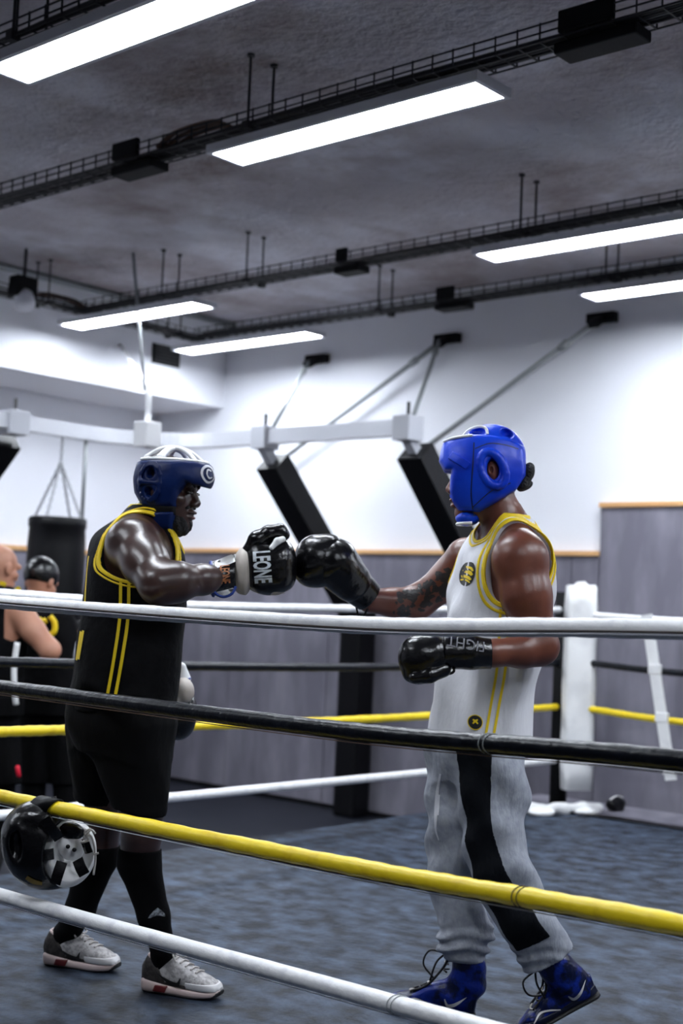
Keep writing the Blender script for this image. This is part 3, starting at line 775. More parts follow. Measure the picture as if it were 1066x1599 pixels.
def boot(ankle_pts, o, A, parent, near_sign, heel_h=0.0):
    """high boxing boot: o heel, A rows forward, left, up of the foot; ankle_pts = world points up the shaft with radii"""
    o = np.array(o)
    xl = lambda st, p=2.3: (lambda g: (lambda P: g(P[:, ::-1])))(zloft(0.0, [((zc, 0, x), hz, hy) for x, zc, hz, hy in st], p))
    up_ = xl([(-.004, .045, .024, .016), (.015, .05, .046, .030), (.05, .056, .052, .036), (.10, .056, .050, .038), (.15, .044, .038, .042), (.20, .035, .027, .045), (.245, .029, .019, .038), (.268, .026, .011, .022)])
    sole = xl([(-.008, .010, .007, .018), (.012, .010, .009, .036), (.09, .009, .008, .036), (.17, .010, .008, .046), (.235, .012, .009, .042), (.272, .017, .006, .02)], 3.0)
    W = lambda p: o + A.T @ np.array(p)
    shaft = chainc([W((.05, 0, .06))] + [p for p, r in ankle_pts], [.040] + [r for p, r in ankle_pts], .03)
    foot = framed(up_, o, A)
    full = inter(union(.03, foot, shaft), half(ankle_pts[-1][0], nrm(ankle_pts[-1][0]-ankle_pts[-2][0])))
    full = wrinkle(full, .0016, [((.3, .2, 1), 95, .3), ((-.5, .4, .8), 70, 1.2)])
    lo, hi = around([W((a, b, c)) for a in (-.02, .29) for b in (-.06, .06) for c in (-.01, .1)] + [p + np.array(q)*.06 for p, r in ankle_pts for q in ((1, 1, 1), (-1, -1, -1))], .01)
    s = solid('boot', full, lo, hi, .004, MT['boot'], parent)
    solid('sole', framed(sole, o, A), lo, hi, .004, MT['outsole'], s)
    tr = bvh(s)
    # dark heel and toe overlays
    ov = inter(grow(foot, .003), framed(lambda P: P[:, 2]-.03-.10*np.abs(P[:, 0]-.12), o, A), framed(lambda P: .012-P[:, 2], o, A))
    solid('mudguard', ov, lo, hi, .0035, MT['boot_dark'], s)
    # lacing up the front
    top = ankle_pts[-1][0]
    line = [W((.185, 0, .12)), W((.13, 0, .20)), W((.10, 0, .25))]
    path = [W((.20, 0, .0))*0 + W((.19, 0, .065)), W((.155, 0, .085)), W((.125, 0, .11))]
    sh0 = W((.05, 0, .06)); ax = nrm(top - sh0)
    fr = nrm(A[0] - ax*(A[0] @ ax)); lf = np.cross(ax, fr)
    pts = [W((.195, 0, .064)), W((.165, 0, .078)), W((.138, 0, .094))] + [sh0 + ax*t + fr*(.052) for t in (.07, .095, .12, .145)]
    for i, p in enumerate(pts):
        a = p + lf*.020; b = p - lf*.020
        MB().tube(spline([a - fr*.008, p + fr*.006, b - fr*.008], 5), .0030, 6).build('lace', MT['outsole'] if i % 2 else MT['lace'], s, True)
    for sg in (-1, 1):
        MB().tube(spline([pts[0] + lf*.018*sg, pts[2] + lf*.02*sg, pts[4] + lf*.02*sg, pts[6] + lf*.018*sg], 6), .004, 6).build('lace_edge', MT['outsole'], s, True)
    k = pts[5] + fr*.01
    MB().tube(spline([k, k + fr*.05 - ax*.005, k + fr*.062 - ax*.05, k + fr*.022 - ax*.085], 7), .0032, 6).build('lace', MT['outsole'], s, True)
    MB().tube(spline([k, k + fr*.02 - ax*.03 + lf*.02*near_sign, k + fr*.028 - ax*.09 + lf*.02*near_sign], 7), .0032, 6).build('lace', MT['outsole'], s, True)
    V, F = ribbon_mesh([(-.035, .006), (-.026, -.012), (-.012, -.011), (.008, .0), (.034, .020)], [.003, .010, .011, .008, .001])
    decal('side_mark', [(-v[0], v[1]) for v in V], F, W((.045, 0, .055)), A[0]*1.0, A[2], -A[1]*near_sign, tr, .004, MT['shoe_leather'], s)
    V, F = ribbon_mesh([(.12, .03), (.15, .045), (.18, .05), (.21, .035)], [.004, .005, .005, .003])
    decal('piping', V, F, W((0, 0, .0)), A[0], A[2], -A[1]*near_sign, tr, .004, MT['shoe_leather'], s)
    return s, tr, W
# ================================================================= boxer in black
D1 = 4.42
b1 = thing('person', at(215, 1530, 4.42)*np.array((1, 1, 0)), 'boxer in black jersey with yellow trim, black shorts and navy headgear, right fist out', 'person')
T1 = YAW_R + math.radians(14)                              # chest turned slightly away from the lens
def s1(u, v, a, b, d=D1): return (at(u, v, d), a, b)
torso1 = zloft(T1, [s1(190, 1150, .130, .155), s1(188, 1115, .170, .195), s1(198, 1050, .168, .190), s1(208, 980, .166, .192), s1(211, 920, .160, .202),
                    s1(213, 870, .153, .205), s1(214, 834, .128, .180), s1(226, 805, .066, .105), s1(238, 778, .040, .050)])
H1 = at(262, 768, 4.40); HA1 = yawed(YAW_R - math.radians(14), math.radians(-5), 0)
head1 = framed(lambda P: head_shape(True, 1.03)(P/f32(.97))*f32(.97), H1, HA1)
arm1 = union(.03, pc((212, 852, 4.24, 41), (226, 878, 4.17, 35), (248, 912, 4.08, 30), k=.03), pc((248, 912, 4.08, 30), (275, 909, 4.10, 30), (318, 905, 4.17, 21.5), (345, 900, 4.21, 16), k=.03), pe(203, 848, 4.25, 38, 36, 34))
arm1b = pc((232, 850, 4.60, 36), (236, 960, 4.66, 27), (260, 1035, 4.64, 20), (280, 1070, 4.62, 16), k=.03)
neck1 = pc((240, 818, 4.42, 28), (254, 790, 4.41, 29), k=.02)
traps1 = pc((208, 825, 4.315, 25), (234, 817, 4.40, 28), (236, 834, 4.55, 26), k=.03)
hR = np.array((-3.352, 2.972, 0)); hL = np.array((-3.800, 2.920, 0)); fR = nrm((.241, .098, 0)); fL = nrm((.236, .106, 0))
ankR = [hR + fR*.060 + UP*z for z in (.105, .055)]; ankL = [hL + fL*.060 + UP*z for z in (.105, .055)]
legN1 = pc((210, 1140, 4.36, 60), (221, 1255, 4.32, 36), (222, 1300, 4.32, 30), (217, 1345, 4.33, 31), (240, 1430, 4.32, 22), (255, 1482, 4.32, 16.5), k=.02)
legF1 = pc((165, 1140, 4.50, 55), (155, 1250, 4.53, 33), (160, 1285, 4.53, 28), (153, 1335, 4.54, 30), (125, 1420, 4.55, 21), (110, 1448, 4.57, 16), k=.02)
legN1 = union(.02, legN1, cap(at(255, 1482, 4.32), ankR[0], .034, .031), cap(ankR[0], ankR[1], .031, .029))
legF1 = union(.02, legF1, cap(at(110, 1448, 4.57), ankL[0], .034, .031), cap(ankL[0], ankL[1], .031, .029))
body1 = union(.03, union(.035, grow(torso1, -.008), traps1, neck1, arm1, arm1b), legN1, legF1)
body1h = union(.02, body1, head1)
lo, hi = around([at(60, 790, 4.2), at(370, 790, 4.7), at(60, 1540, 4.2), at(330, 1540, 4.7), at(250, 900, 3.95)], .10)
hz = at(262, 812, 4.4)[2]
sk1 = person_body('body', body1h, [((lo[0], lo[1], 0), (hi[0], hi[1], hz), .0068), ((H1[0]-.16, H1[1]-.16, hz-.003), (H1[0]+.16, H1[1]+.16, H1[2]+.15), .0032)], MT['skin1'], b1)
loc1 = lambda p: H1 + HA1.T @ (np.array(p)*.97)
for s in (-1, 1):
    solid('eye', framed(ell((.0875, s*.034, .004), (.010, .017, .006)), H1, HA1), *around([loc1((.087, s*.034, .004))], .025), .0025, MT['eye'], b1)
    MB().tube(spline([loc1((.100, s*.016, .026)), loc1((.098, s*.036, .033)), loc1((.084, s*.054, .026))], 5), .004, 6).build('eyebrow', MT['hair'], b1, True)
solid('lips', framed(union(.001, ell((.0905, 0, -.0585), (.017, .023, .0062)), ell((.089, 0, -.0755), (.017, .020, .0075))), H1, HA1), *around([loc1((.09, 0, -.068))], .035), .0022, MT['lip'], b1)
beard = inter(union(.02, ell((.058, 0, -.100), (.036, .050, .040)), ell((.02, 0, -.09), (.05, .064, .045)), cap((.084, -.024, -.047), (.084, .024, -.047), .010)), lambda P: .062 - np.linalg.norm((P - np.array((.115, 0, -.066), f32))*np.array((1, 1.3, 2.4), f32), axis=1), k=.006)
beard = wrinkle(beard, .0015, [((1, .3, .2), 300, 0), ((.1, 1, .7), 260, 1)])
solid('beard', framed(beard, H1, HA1), *around([loc1((.04, 0, -.09))], .10), .003, MT['hair'], b1)

# headgear
hg = solid('headgear', framed(cut(inter(ell((.012, 0, .030), (.143, .104, .150)), poly2([(.150, .110), (.162, .060), (.134, .026), (.085, .034), (.066, .006), (.058, -.048), (.030, -.058), (-.020, -.066), (-.060, -.062), (-.098, -.020), (-.112, .030), (-.108, .088), (-.02, .098), (.07, .110)]), k=.022),
         ell((-.030, -.108, .050), (.015, .040, .017)), ell((-.030, .108, .050), (.015, .040, .017)), ell((-.028, -.108, -.012), (.018, .040, .018)), ell((-.028, .108, -.012), (.018, .040, .018)), k=.008), H1, HA1),
         *around([loc1((0, 0, .02))], .24), .0036, MT['navy'], b1)
hg['label'] = 'navy padded headgear'
tr1 = bvh(hg)
ring = lambda sd: union(.004, *[cap(a, b, .009) for a, b in zip([(-.030 + .040*math.cos(t), sd*.098, .020 + .062*math.sin(t)) for t in np.linspace(0, 2*math.pi, 15)][:-1], [(-.030 + .040*math.cos(t), sd*.098, .020 + .062*math.sin(t)) for t in np.linspace(0, 2*math.pi, 15)][1:])])
for sd in (-1, 1):
    solid('ear_pad', framed(union(.012, inter(ring(sd), ell((.01, 0, .03), (.15, .110, .15))), cap((-.058, sd*.094, .019), (-.004, sd*.097, .019), .009)), H1, HA1), *around([loc1((-.03, sd*.1, .02))], .12), .0036, MT['navy'], hg)
    chk = inter(ell((.012, 0, -.03), (.105, .102, .135)), poly2([(.056, -.066), (.052, -.124), (.012, -.130), (-.018, -.098), (-.012, -.076)]), lambda P, sd=sd: .02 - sd*P[:, 1], k=.012)
    solid('cheek_pad', framed(chk, H1, HA1), *around([loc1((.02, sd*.06, -.1))], .12), .0036, MT['navy'], hg)
    stp = inter(ell((.012, 0, -.02), (.098, .088, .13)), poly2([(.056, -.046), (.058, -.074), (-.01, -.094), (-.05, -.12), (-.075, -.10), (-.045, -.05)]), k=.008)
    if sd == 1: solid('chin_strap', framed(stp, H1, HA1), *around([loc1((0, 0, -.08))], .13), .004, MT['black_matte'], hg)
rim = lambda z, k: [loc1((.012 + .143*math.sqrt(1-((z-.03)/.150)**2)*k*math.cos(t), .104*math.sqrt(1-((z-.03)/.150)**2)*k*math.sin(t), z + .006*math.cos(t))) for t in np.linspace(0, 2*math.pi, 41)]
MB().tube(rim(.104, .93), .0055, 8).build('top_piping', MT['white_leather'], hg, True)
for t0, t1, zt in ((.55, math.pi+.35, .150), (-.55, math.pi-.35, .150), (1.35, -1.75, .146), (math.pi/2+.5, -math.pi/2-.35, .146)):
    a = np.array((.012 + .105*math.cos(t0), .078*math.sin(t0), .108)); b = np.array((.012 + .105*math.cos(t1), .078*math.sin(t1), .104))
    c = np.array((.005, 0, zt)); c1_ = (a+c)/2 + (0, 0, .012); c2_ = (b+c)/2 + (0, 0, .012)
    MB().tube([loc1(p) for p in spline([a, c1_, c, c2_, b], 5)], .0085, 8).build('crown_strap', MT['white_leather'], hg, True)
# forehead emblem: a ring with a curl
V, F = disc_mesh(.030, .023, 28, 2, 1.2); o_ = loc1((.18, -.045, .072)); xd = nrm(HA1[0]*.45 + HA1[1]*.9)
decal('emblem', V, F, o_, xd, HA1[2], nrm(-HA1[0]*.9 + HA1[1]*.45), tr1, .003, MT['lamp_body'], hg)
V, F = ribbon_mesh([(.012, .012), (-.006, .014), (-.012, -.002), (.0, -.012), (.016, -.008)], [.005, .006, .006, .006, .004])
decal('emblem', V, F, o_, xd, HA1[2], nrm(-HA1[0]*.9 + HA1[1]*.45), tr1, .003, MT['lamp_body'], hg)

# jersey
S1 = np.array((-math.sin(T1), math.cos(T1), 0)); F1v = np.array((math.cos(T1), math.sin(T1), 0))
je = wrinkle(union(.04, grow(torso1, .006), grow(traps1, .006)), .0022, [((.6, .2, .35), 38, 0), ((-.4, .7, .25), 31, 1.1), ((.2, .3, 1), 22, 2.)])
arm_c = at(215, 852, 4.24); hemz = at(190, 1107, D1)[2]
holeR = inter(ecyl(arm_c, S1, F1v, .138, .112), half(arm_c + S1*.058, S1), k=.03); holeL = inter(ecyl(arm_c + S1*.40, S1, F1v, .125, .112), half(arm_c + S1*.29, -S1), k=.04)
neckc = at(256, 814, 4.41); naxis = nrm(F1v*.60 + UP*.80); nholes = ecyl(neckc, naxis, F1v, .108, .072)
nhole = inter(nholes, half(neckc - naxis*.05, -naxis))
jbase = inter(je, lambda P: hemz - P[:, 2], lambda P: P[:, 2] - at(240, 791, D1)[2])
jersey = cut(jbase, holeR, holeL, nhole, k=.004)
lo, hi = around([at(90, 780, 4.4), at(310, 1115, 4.4), at(90, 1115, 4.4), at(300, 780, 4.4)], .24)
jo = solid('jersey', jersey, lo, hi, .0062, MT['jersey_black'], b1); jo['label'] = 'black sleeveless jersey with yellow piping'
jg = grow(jersey, .0028); jg2 = inter(grow(jbase, .0028), lambda P: -np.minimum(np.minimum(holeR(P), holeL(P)), nhole(P)) - .0005)
for hole, c_ in ((holeR, arm_c), (holeL, arm_c + S1*.40)):
    for a, w in ((.006, .0055), (.0185, .0028)):
        solid('armhole_trim', inter(jg2, lambda P, hole=hole, a=a, w=w: np.abs(hole(P)-a)-w), c_-.24, c_+.24, .0032, MT['yellow_trim'], jo)
for a, w in ((.004, .0040),):
    solid('collar_trim', inter(jg2, lambda P, a=a, w=w: np.abs(nhole(P)-a)-w), neckc-.16, neckc+.16, .0032, MT['yellow_trim'], jo)
# side stripes facing the lens: two lines down from the armhole
def stripes(path, offs, w, tree, parent, dref, material, name='side_stripe', offd=.003):
    for o_ in offs:
        V, F = ribbon_mesh([(p[0] + o_[0], -(p[1] + o_[1])) for p in path], [w]*len(path), 10)
        org = at(0, 0, dref); k = dref/FPX
        decal(name, [(a*k, b*k) for a, b in V], F, org, CA[0], CA[1], CA[2], tree, offd, material, parent, back=.6)
stripes([(198, 908), (196, 960), (188, 1020), (176, 1085), (172, 1106)], ((-9, 0), (4, 0)), 5.0, bvh(jo), jo, 4.22, MT['yellow_trim'])
stripes([(139, 868), (136, 905), (134, 945)], ((0, 0),), 3.2, bvh(jo), jo, 4.35, MT['yellow_trim'], 'back_number')
stripes([(128, 985), (124, 1010), (120, 1030)], ((0, 0), (5, -2)), 4.5, bvh(jo), jo, 4.35, MT['yellow_trim'], 'back_number')

# shorts, socks, shoes
sh = union(.05, zloft(T1, [s1(190, 1165, .150, .170), s1(188, 1125, .176, .200), s1(192, 1085, .17, .195)]),
           pc((206, 1140, 4.36, 68), (220, 1262, 4.32, 41), k=.02), pc((162, 1140, 4.50, 60), (153, 1256, 4.53, 37), k=.02))
sh = inter(wrinkle(sh, .003, [((.7, .3, .2), 34, 0), ((-.3, .8, .2), 29, 1.), ((.5, -.5, .3), 47, 2.)]), lambda P: at(200, 1260, 4.4)[2] - P[:, 2] + .012*np.sin(P[:, 0]*20))
lo, hi = around([at(100, 1080, 4.4), at(290, 1270, 4.4)], .24)
solid('shorts', sh, lo, hi, .007, MT['shorts'], b1)
for nm, leg, top, bot, dd in (('n', legN1, (222, 1326), (260, 1512), 4.32), ('f', legF1, (153, 1318), (104, 1482), 4.56)):
    zt = at(top[0], top[1], dd)[2]
    lo, hi = around([at(top[0], top[1], dd), at(bot[0], bot[1], dd)], .10)
    so = solid('sock', inter(grow(leg, .004), lambda P, zt=zt: P[:, 2]-zt), lo, hi, .005, MT['sock'], b1)
    if nm == 'n':
        V = [(-.036, -.014), (.036, -.014), (.034, -.004), (.018, .012), (.004, .022), (-.012, .012), (-.03, -.004)]; V += [(0, 0)]
        fan = [(7, i, (i+1) % 7) for i in range(7)]
        decal('sock_print', [(a*.72, b*.85) for a, b in V], fan, at(243, 1430, 4.25), CA[0], CA[1], CA[2], bvh(so), .004, MT['print_grey'], so)
sneaker(hR, fR, b1, -1, .97)
sneaker(hL, fL, b1, -1, .97)

# right glove: cream cuff, black fist, thumb on top
g1 = thing('boxing_glove', at(412, 890, 4.25), 'black boxing glove with cream cuff and silver lettering on the outstretched right fist', 'glove')
GD = 4.27
fist = union(.02, pe(420, 886, GD, 36, 44, 36, -6), pe(438, 878, GD, 25, 38, 34), pe(405, 880, GD, 26, 42, 33), pe(440, 903, GD, 21, 21, 32))
fo = solid('fist', fist, *around([at(420, 886, GD)], .16), .004, MT['glove_black'], g1)
th = pc((392, 862, GD-.01, 15), (402, 843, GD-.02, 14), (420, 832, GD-.02, 11.5), (437, 829, GD-.02, 10.5), (443, 835, GD-.02, 9.5), k=.012)
solid('thumb', th, *around([at(418, 840, GD)], .12), .0035, MT['glove_black'], g1)
solid('thumb_loop', pc((424, 855, GD-.07, 4), (433, 845, GD-.06, 5), (441, 842, GD-.05, 5), k=.008), *around([at(430, 848, GD-.06)], .06), .003, MT['white_leather'], g1)
solid('palm', union(.02, pe(414, 913, GD+.01, 30, 15, 27, -4), pe(432, 921, GD, 14, 7, 16)), *around([at(420, 912, GD)], .13), .004, MT['glove_cream'], g1)
solid('cuff', union(.01, inter(pe(379, 891, GD, 17, 37, 34, -4), half(at(366, 890, GD), -CA[0])), pe(385, 893, GD, 10, 36, 33, -4)), *around([at(378, 890, GD)], .12), .004, MT['glove_cream'], g1)
wrap = inter(pc((325, 905, GD-.07, 25), (372, 893, GD, 28), k=.01), half(at(331, 903, GD-.03), -CA[0]), half(at(370, 893, GD), CA[0]))
wo = solid('wrist_band', wrap, *around([at(350, 898, GD-.03)], .12), .0035, MT['glove_black'], g1)
for dv, m, w in ((-21, 'white_leather', 13), (25, 'white_leather', 11)):
    V, F = ribbon_mesh([(337, -(903+dv)), (350, -(900+dv+(-2 if dv < 0 else 2))), (365, -(895+dv+(-3 if dv < 0 else 3)))], [w*.75, w, w])
    k = (GD-.06)/FPX; decal('band_panel', [(a*k, b*k) for a, b in V], F, at(0, 0, GD-.06)*1.0 - (CA[0]*533 - CA[1]*799.5)*0, CA[0], CA[1], CA[2], bvh(wo), .003, MT[m], wo, back=.4)
ed = [at(331 + 2*math.sin(t), 904 + 26*math.sin(t), GD-.062 - .052*math.cos(t)) for t in np.linspace(0, 2*math.pi, 30)]
MB().tube(ed, .0055, 8).build('band_edge', MT['blue_edge'], wo, True)
lp = [at(331, 912, GD-.105), at(336, 926, GD-.095), at(349, 932, GD-.09), at(362, 927, GD-.09), at(368, 916, GD-.085)]
MB().tube(spline(lp, 6), .0045, 8).build('band_edge', MT['blue_edge'], wo, True)
V, F = text_mesh('LEONE', .034, .0010, sp=.95)
k = math.radians(-86)
decal('lettering', V, F, at(407, 886, GD-.1), CA[0]*math.cos(k) + CA[1]*math.sin(k), (-CA[0]*math.sin(k) + CA[1]*math.cos(k))*2.2, CA[2], bvh(fo), .003, MT['silver_print'], fo)
V, F = text_mesh('LEONE', .020, .0004, sp=.9)
decal('lettering', V, F, at(350, 897, GD-.1), CA[0]*math.cos(k) + CA[1]*math.sin(k), (-CA[0]*math.sin(k) + CA[1]*math.cos(k))*2.0, CA[2], bvh(wo), .003, MT['orange_print'], wo)
# left glove hanging behind the hip
g2 = thing('boxing_glove', at(285, 1090, 4.62), 'black and cream boxing glove hanging beside the boxer in black, half hidden by the hip', 'glove')
gd = 4.62
solid('fist', union(.02, pe(278, 1122, gd, 28, 34, 30), pe(293, 1105, gd, 14, 22, 24)), *around([at(282, 1115, gd)], .13), .004, MT['glove_black'], g2)
solid('palm', union(.015, pe(288, 1078, gd-.05, 15, 20, 22, 10), pe(278, 1088, gd-.06, 6, 16, 14, -12)), *around([at(286, 1080, gd-.05)], .1), .0035, MT['glove_cream'], g2)
solid('cuff', pc((282, 1043, gd, 9), (284, 1060, gd, 14), k=.01), *around([at(283, 1052, gd)], .08), .0035, MT['white_leather'], g2)
MB().tube([at(284 + 13*math.cos(t), 1059 + 2*math.sin(t), gd - .033*math.sin(t)) for t in np.linspace(0, 2*math.pi, 20)], .0035, 6).build('band_edge', MT['blue_edge'], g2, True)
# ================================================================= boxer in white
D2 = 4.20
b2 = thing('person', at(770, 1590, 4.15)*np.array((1, 1, 0)), 'boxer in white jersey, grey sweatpants and bright blue headgear, far arm punching out', 'person')
T2 = YAW_R + math.pi + math.radians(22)
F2v = np.array((math.cos(T2), math.sin(T2), 0)); S2 = np.array((-math.sin(T2), math.cos(T2), 0))     # S2 points to his left, towards the lens
def s2(u, v, a, b, d=D2): return (at(u, v, d), a, b)
torso2 = zloft(T2, [s2(745, 1160, .135, .185), s2(752, 1100, .132, .183), s2(763, 1040, .132, .183), s2(774, 980, .133, .190), s2(783, 920, .132, .196), s2(788, 870, .118, .190), s2(792, 838, .090, .155), s2(790, 812, .06, .09), s2(786, 790, .05, .05)])
H2 = at(756, 749, 4.19); HA2 = yawed(YAW_R + math.pi - math.radians(4), math.radians(-4), 0)
head2 = framed(head_shape(True, 1.0), H2, HA2)
neck2 = pc((790, 830, 4.20, 36), (778, 795, 4.19, 30), (768, 765, 4.19, 30), k=.02)
traps2 = pc((808, 850, 4.06, 24), (796, 826, 4.19, 28), (768, 846, 4.34, 24), k=.03)
armN2 = union(.03, pc((812, 876, 4.03, 41), (822, 930, 4.00, 37), (843, 1004, 3.98, 26), k=.03), pc((845, 1012, 3.98, 25), (815, 1017, 3.95, 25), (770, 1020, 3.92, 20), (745, 1020, 3.90, 17), k=.02), pe(812, 872, 4.02, 42, 40, 36), pe(838, 1010, 3.98, 26, 26, 24))
armF2 = union(.03, pc((728, 872, 4.38, 33), (705, 902, 4.42, 30), (652, 940, 4.47, 25), k=.03), pc((652, 940, 4.47, 24), (615, 941, 4.44, 22), (575, 937, 4.40, 19), k=.02))
body2 = union(.035, union(.03, grow(torso2, -.012), traps2, neck2), armN2, armF2)
body2h = union(.02, body2, head2)
lo, hi = around([at(560, 800, 4.4), at(880, 800, 4.0), at(880, 1180, 4.0), at(560, 1180, 4.4), at(760, 1020, 3.85)], .09)
hz = at(770, 800, 4.2)[2]
sk2 = person_body('body', body2h, [((lo[0], lo[1], at(745, 1150, D2)[2]), (hi[0], hi[1], hz), .0068), ((H2[0]-.16, H2[1]-.16, hz-.003), (H2[0]+.16, H2[1]+.16, H2[2]+.15), .0035)], MT['skin2'], b2)
loc2 = lambda p: H2 + HA2.T @ np.array(p)
for s in (-1, 1): solid('eye', framed(ell((.0875, s*.034, .004), (.010, .017, .006)), H2, HA2), *around([loc2((.087, s*.034, .004))], .025), .0025, MT['eye'], b2)
solid('lips', framed(union(.001, ell((.0905, 0, -.0585), (.017, .023, .0062)), ell((.089, 0, -.0755), (.017, .020, .0075))), H2, HA2), *around([loc2((.09, 0, -.068))], .035), .0022, MT['lip'], b2)
hair = wrinkle(union(.01, ell((-.02, 0, .075), (.088, .072, .062)), ell((-.136, .01, .012), (.022, .028, .024)), ell((-.122, 0, -.012), (.024, .034, .030)), ell((-.142, -.008, .030), (.016, .02, .016))), .003, [((1, .2, .3), 150, 0), ((.2, 1, .4), 130, 1), ((.3, .2, 1), 140, 2)])
solid('hair', framed(hair, H2, HA2), *around([loc2((-.04, 0, .04))], .17), .004, MT['hair'], b2)
# tattoo sleeve on the far arm: irregular ink patches
for i in range(90):
    t = random.random(); r0 = random.uniform(.006, .017)
    u = 708 - 92*t + random.uniform(-6, 6); v = 900 + 42*min(1, t*1.5) + random.uniform(-20, 20)
    n = 9; V = [(0, 0)] + [(r0*random.uniform(.35, 1.2)*math.cos(2*math.pi*k/n), r0*random.uniform(.35, 1.1)*math.sin(2*math.pi*k/n)) for k in range(n)]
    if i == 0: trb = bvh(sk2); ink = MB()
    oo = at(u, v, 4.43); hit = []
    for a, b in V:
        p = oo + CA[0]*a + CA[1]*b; q = trb.ray_cast(Vector(p - CA[2]*.3), Vector(CA[2]), .6); hit.append(q)
    if all(h[0] is not None and 0.2 < h[3] < .42 for h in hit):
        ink.add([np.array(h[0]) - CA[2]*.0012 for h in hit], [(0, 1+k, 1+(k+1) % n) for k in range(n)])
ink.build('tattoo', MT['ink'], b2)['kind'] = 'stuff'

# headgear with big cheek guards
gear = inter(ell((.004, 0, .022), (.152, .112, .168)), poly2([(.128, .132), (.140, .062), (.122, .030), (.102, .028), (.106, .006), (.110, -.038), (.104, -.068), (.084, -.096), (.020, -.104), (-.034, -.076), (-.094, -.040), (-.126, .006), (-.134, .100), (-.070, .126), (.02, .136)]), k=.018)
eyehole = inter(ell((.13, 0, -.03), (.085, .050, .062)), lambda P: .05 - P[:, 0])
earh = lambda sd: ell((-.024, sd*.12, .022), (.020, .07, .034), yawed(0, math.radians(0)))
gear = cut(gear, eyehole, earh(1), earh(-1), k=.008)
hg2 = solid('headgear', framed(gear, H2, HA2), *around([loc2((0, 0, .02))], .24), .0036, MT['blue'], b2); hg2['label'] = 'bright blue padded headgear with cheek guards'
for sd in (-1, 1):
    pts = [(-.022 + .036*math.cos(t) + .012*math.sin(t), sd*.103, .022 + .052*math.sin(t)) for t in np.linspace(0, 2*math.pi, 21)]
    solid('ear_ring', framed(union(.004, *[cap(a, b, .0135) for a, b in zip(pts[:-1], pts[1:])]), H2, HA2), *around([loc2((-.02, sd*.1, .02))], .12), .0036, MT['blue'], hg2)
    solid('ear', framed(inter(ell((-.022, sd*.088, .018), (.017, .013, .030)), lambda P, sd=sd: .006-np.linalg.norm((P-np.array((-.018, sd*.100, .020), f32))*np.array((1, .7, .6), f32), axis=1), k=.003), H2, HA2), *around([loc2((-.02, sd*.09, .02))], .06), .0028, MT['skin2'], hg2)
chin = inter(ell((.056, 0, -.118), (.038, .052, .026)), ell((.05, 0, -.11), (.05, .06, .05)))
solid('chin_guard', framed(chin, H2, HA2), *around([loc2((.05, 0, -.12))], .09), .0036, MT['blue'], hg2)
MB().tube([loc2((.056 + .034*math.cos(t), .045*math.sin(t), -.136)) for t in np.linspace(-1.9, 1.9, 16)], .005, 6).build('chin_piping', MT['white_leather'], hg2, True)
dome = cut(inter(ell((-.022, 0, .075), (.108, .090, .098)), lambda P: .095 - P[:, 2], k=.01), ell((.020, .085, .150), (.034, .075, .022)), ell((-.075, .08, .140), (.026, .07, .022)), ell((.020, -.085, .150), (.034, .075, .022)), ell((-.075, -.08, .140), (.026, .07, .022)), k=.006)
solid('crown', framed(dome, H2, HA2), *around([loc2((-.02, 0, .12))], .14), .0036, MT['blue'], hg2)
MB().tube([loc2(p) for p in spline([(.062, .044, .134), (.042, .046, .152), (.012, .050, .160), (-.008, .058, .152), (-.012, .070, .132)], 6)], .005, 8).build('crown_piping', MT['white_leather'], hg2, True)
MB().tube([loc2(p) for p in spline([(.122, .028, .121), (.088, .064, .127), (.035, .082, .130)], 6)], .005, 8).build('brow_piping', MT['white_leather'], hg2, True)
trh = bvh(hg2)
stripes([(741, 690), (738, 730), (736, 770), (741, 806)], ((0, 0),), 1.6, trh, hg2, 4.08, MT['boot_dark'], 'stitched_seam', .0015)
stripes([(742, 700), (765, 692), (790, 694), (812, 700)], ((0, 0),), 1.4, trh, hg2, 4.08, MT['boot_dark'], 'stitched_seam', .0015)
stripes([(741, 806), (770, 780), (800, 768)], ((-2, -14),), 1.4, trh, hg2, 4.08, MT['boot_dark'], 'stitched_seam', .0015)
tb = inter(grow(framed(gear, H2, HA2), .006), framed(rbox((.078, .1, .052), (.034, .06, .013), yawed(0, 0, 0) if False else np.array([[.80, 0, .60], [0, 1, 0], [-.60, 0, .80]]), .003), H2, HA2))
solid('side_tab', tb, *around([loc2((.078, .09, .052))], .07), .003, MT['blue'], hg2)

# jersey
je2 = wrinkle(union(.03, grow(torso2, .008), grow(traps2, .006)), .0060, [((.8, .5, .1), 46, 0), ((-.5, .8, .16), 38, 1.1), ((.5, -.2, .45), 30, 2.)])
hem2 = at(745, 1148, D2)[2]; c_n = at(814, 878, 4.02); c_f = at(735, 880, 4.38)
hN = inter(ecyl(c_n, S2, nrm(F2v + UP*.25), .098, .132), half(c_n - S2*.080, -S2), k=.05); hF = inter(ecyl(c_f, S2, F2v, .095, .120), half(c_f + S2*.05, S2), k=.05)
nc2 = at(782, 824, 4.19); nax2 = nrm(F2v*.50 + UP*.87); nh2 = inter(ecyl(nc2, nax2, F2v, .088, .078), half(nc2 - nax2*.05, -nax2))
flare = lambda P: 0.0
jb2 = inter(je2, lambda P: hem2 - P[:, 2], lambda P: P[:, 2] - at(800, 806, D2)[2])
jersey2 = cut(jb2, hN, hF, nh2, k=.004)
lo, hi = around([at(650, 800, 4.2), at(870, 1155, 4.2), at(650, 1155, 4.2), at(870, 800, 4.2)], .24)
jo2 = solid('jersey', jersey2, lo, hi, .0060, MT['jersey_white'], b2); jo2['label'] = 'white sleeveless jersey with yellow piping'
jg3 = inter(grow(jb2, .0028), lambda P: -np.minimum(np.minimum(hN(P), hF(P)), nh2(P)) - .0005)
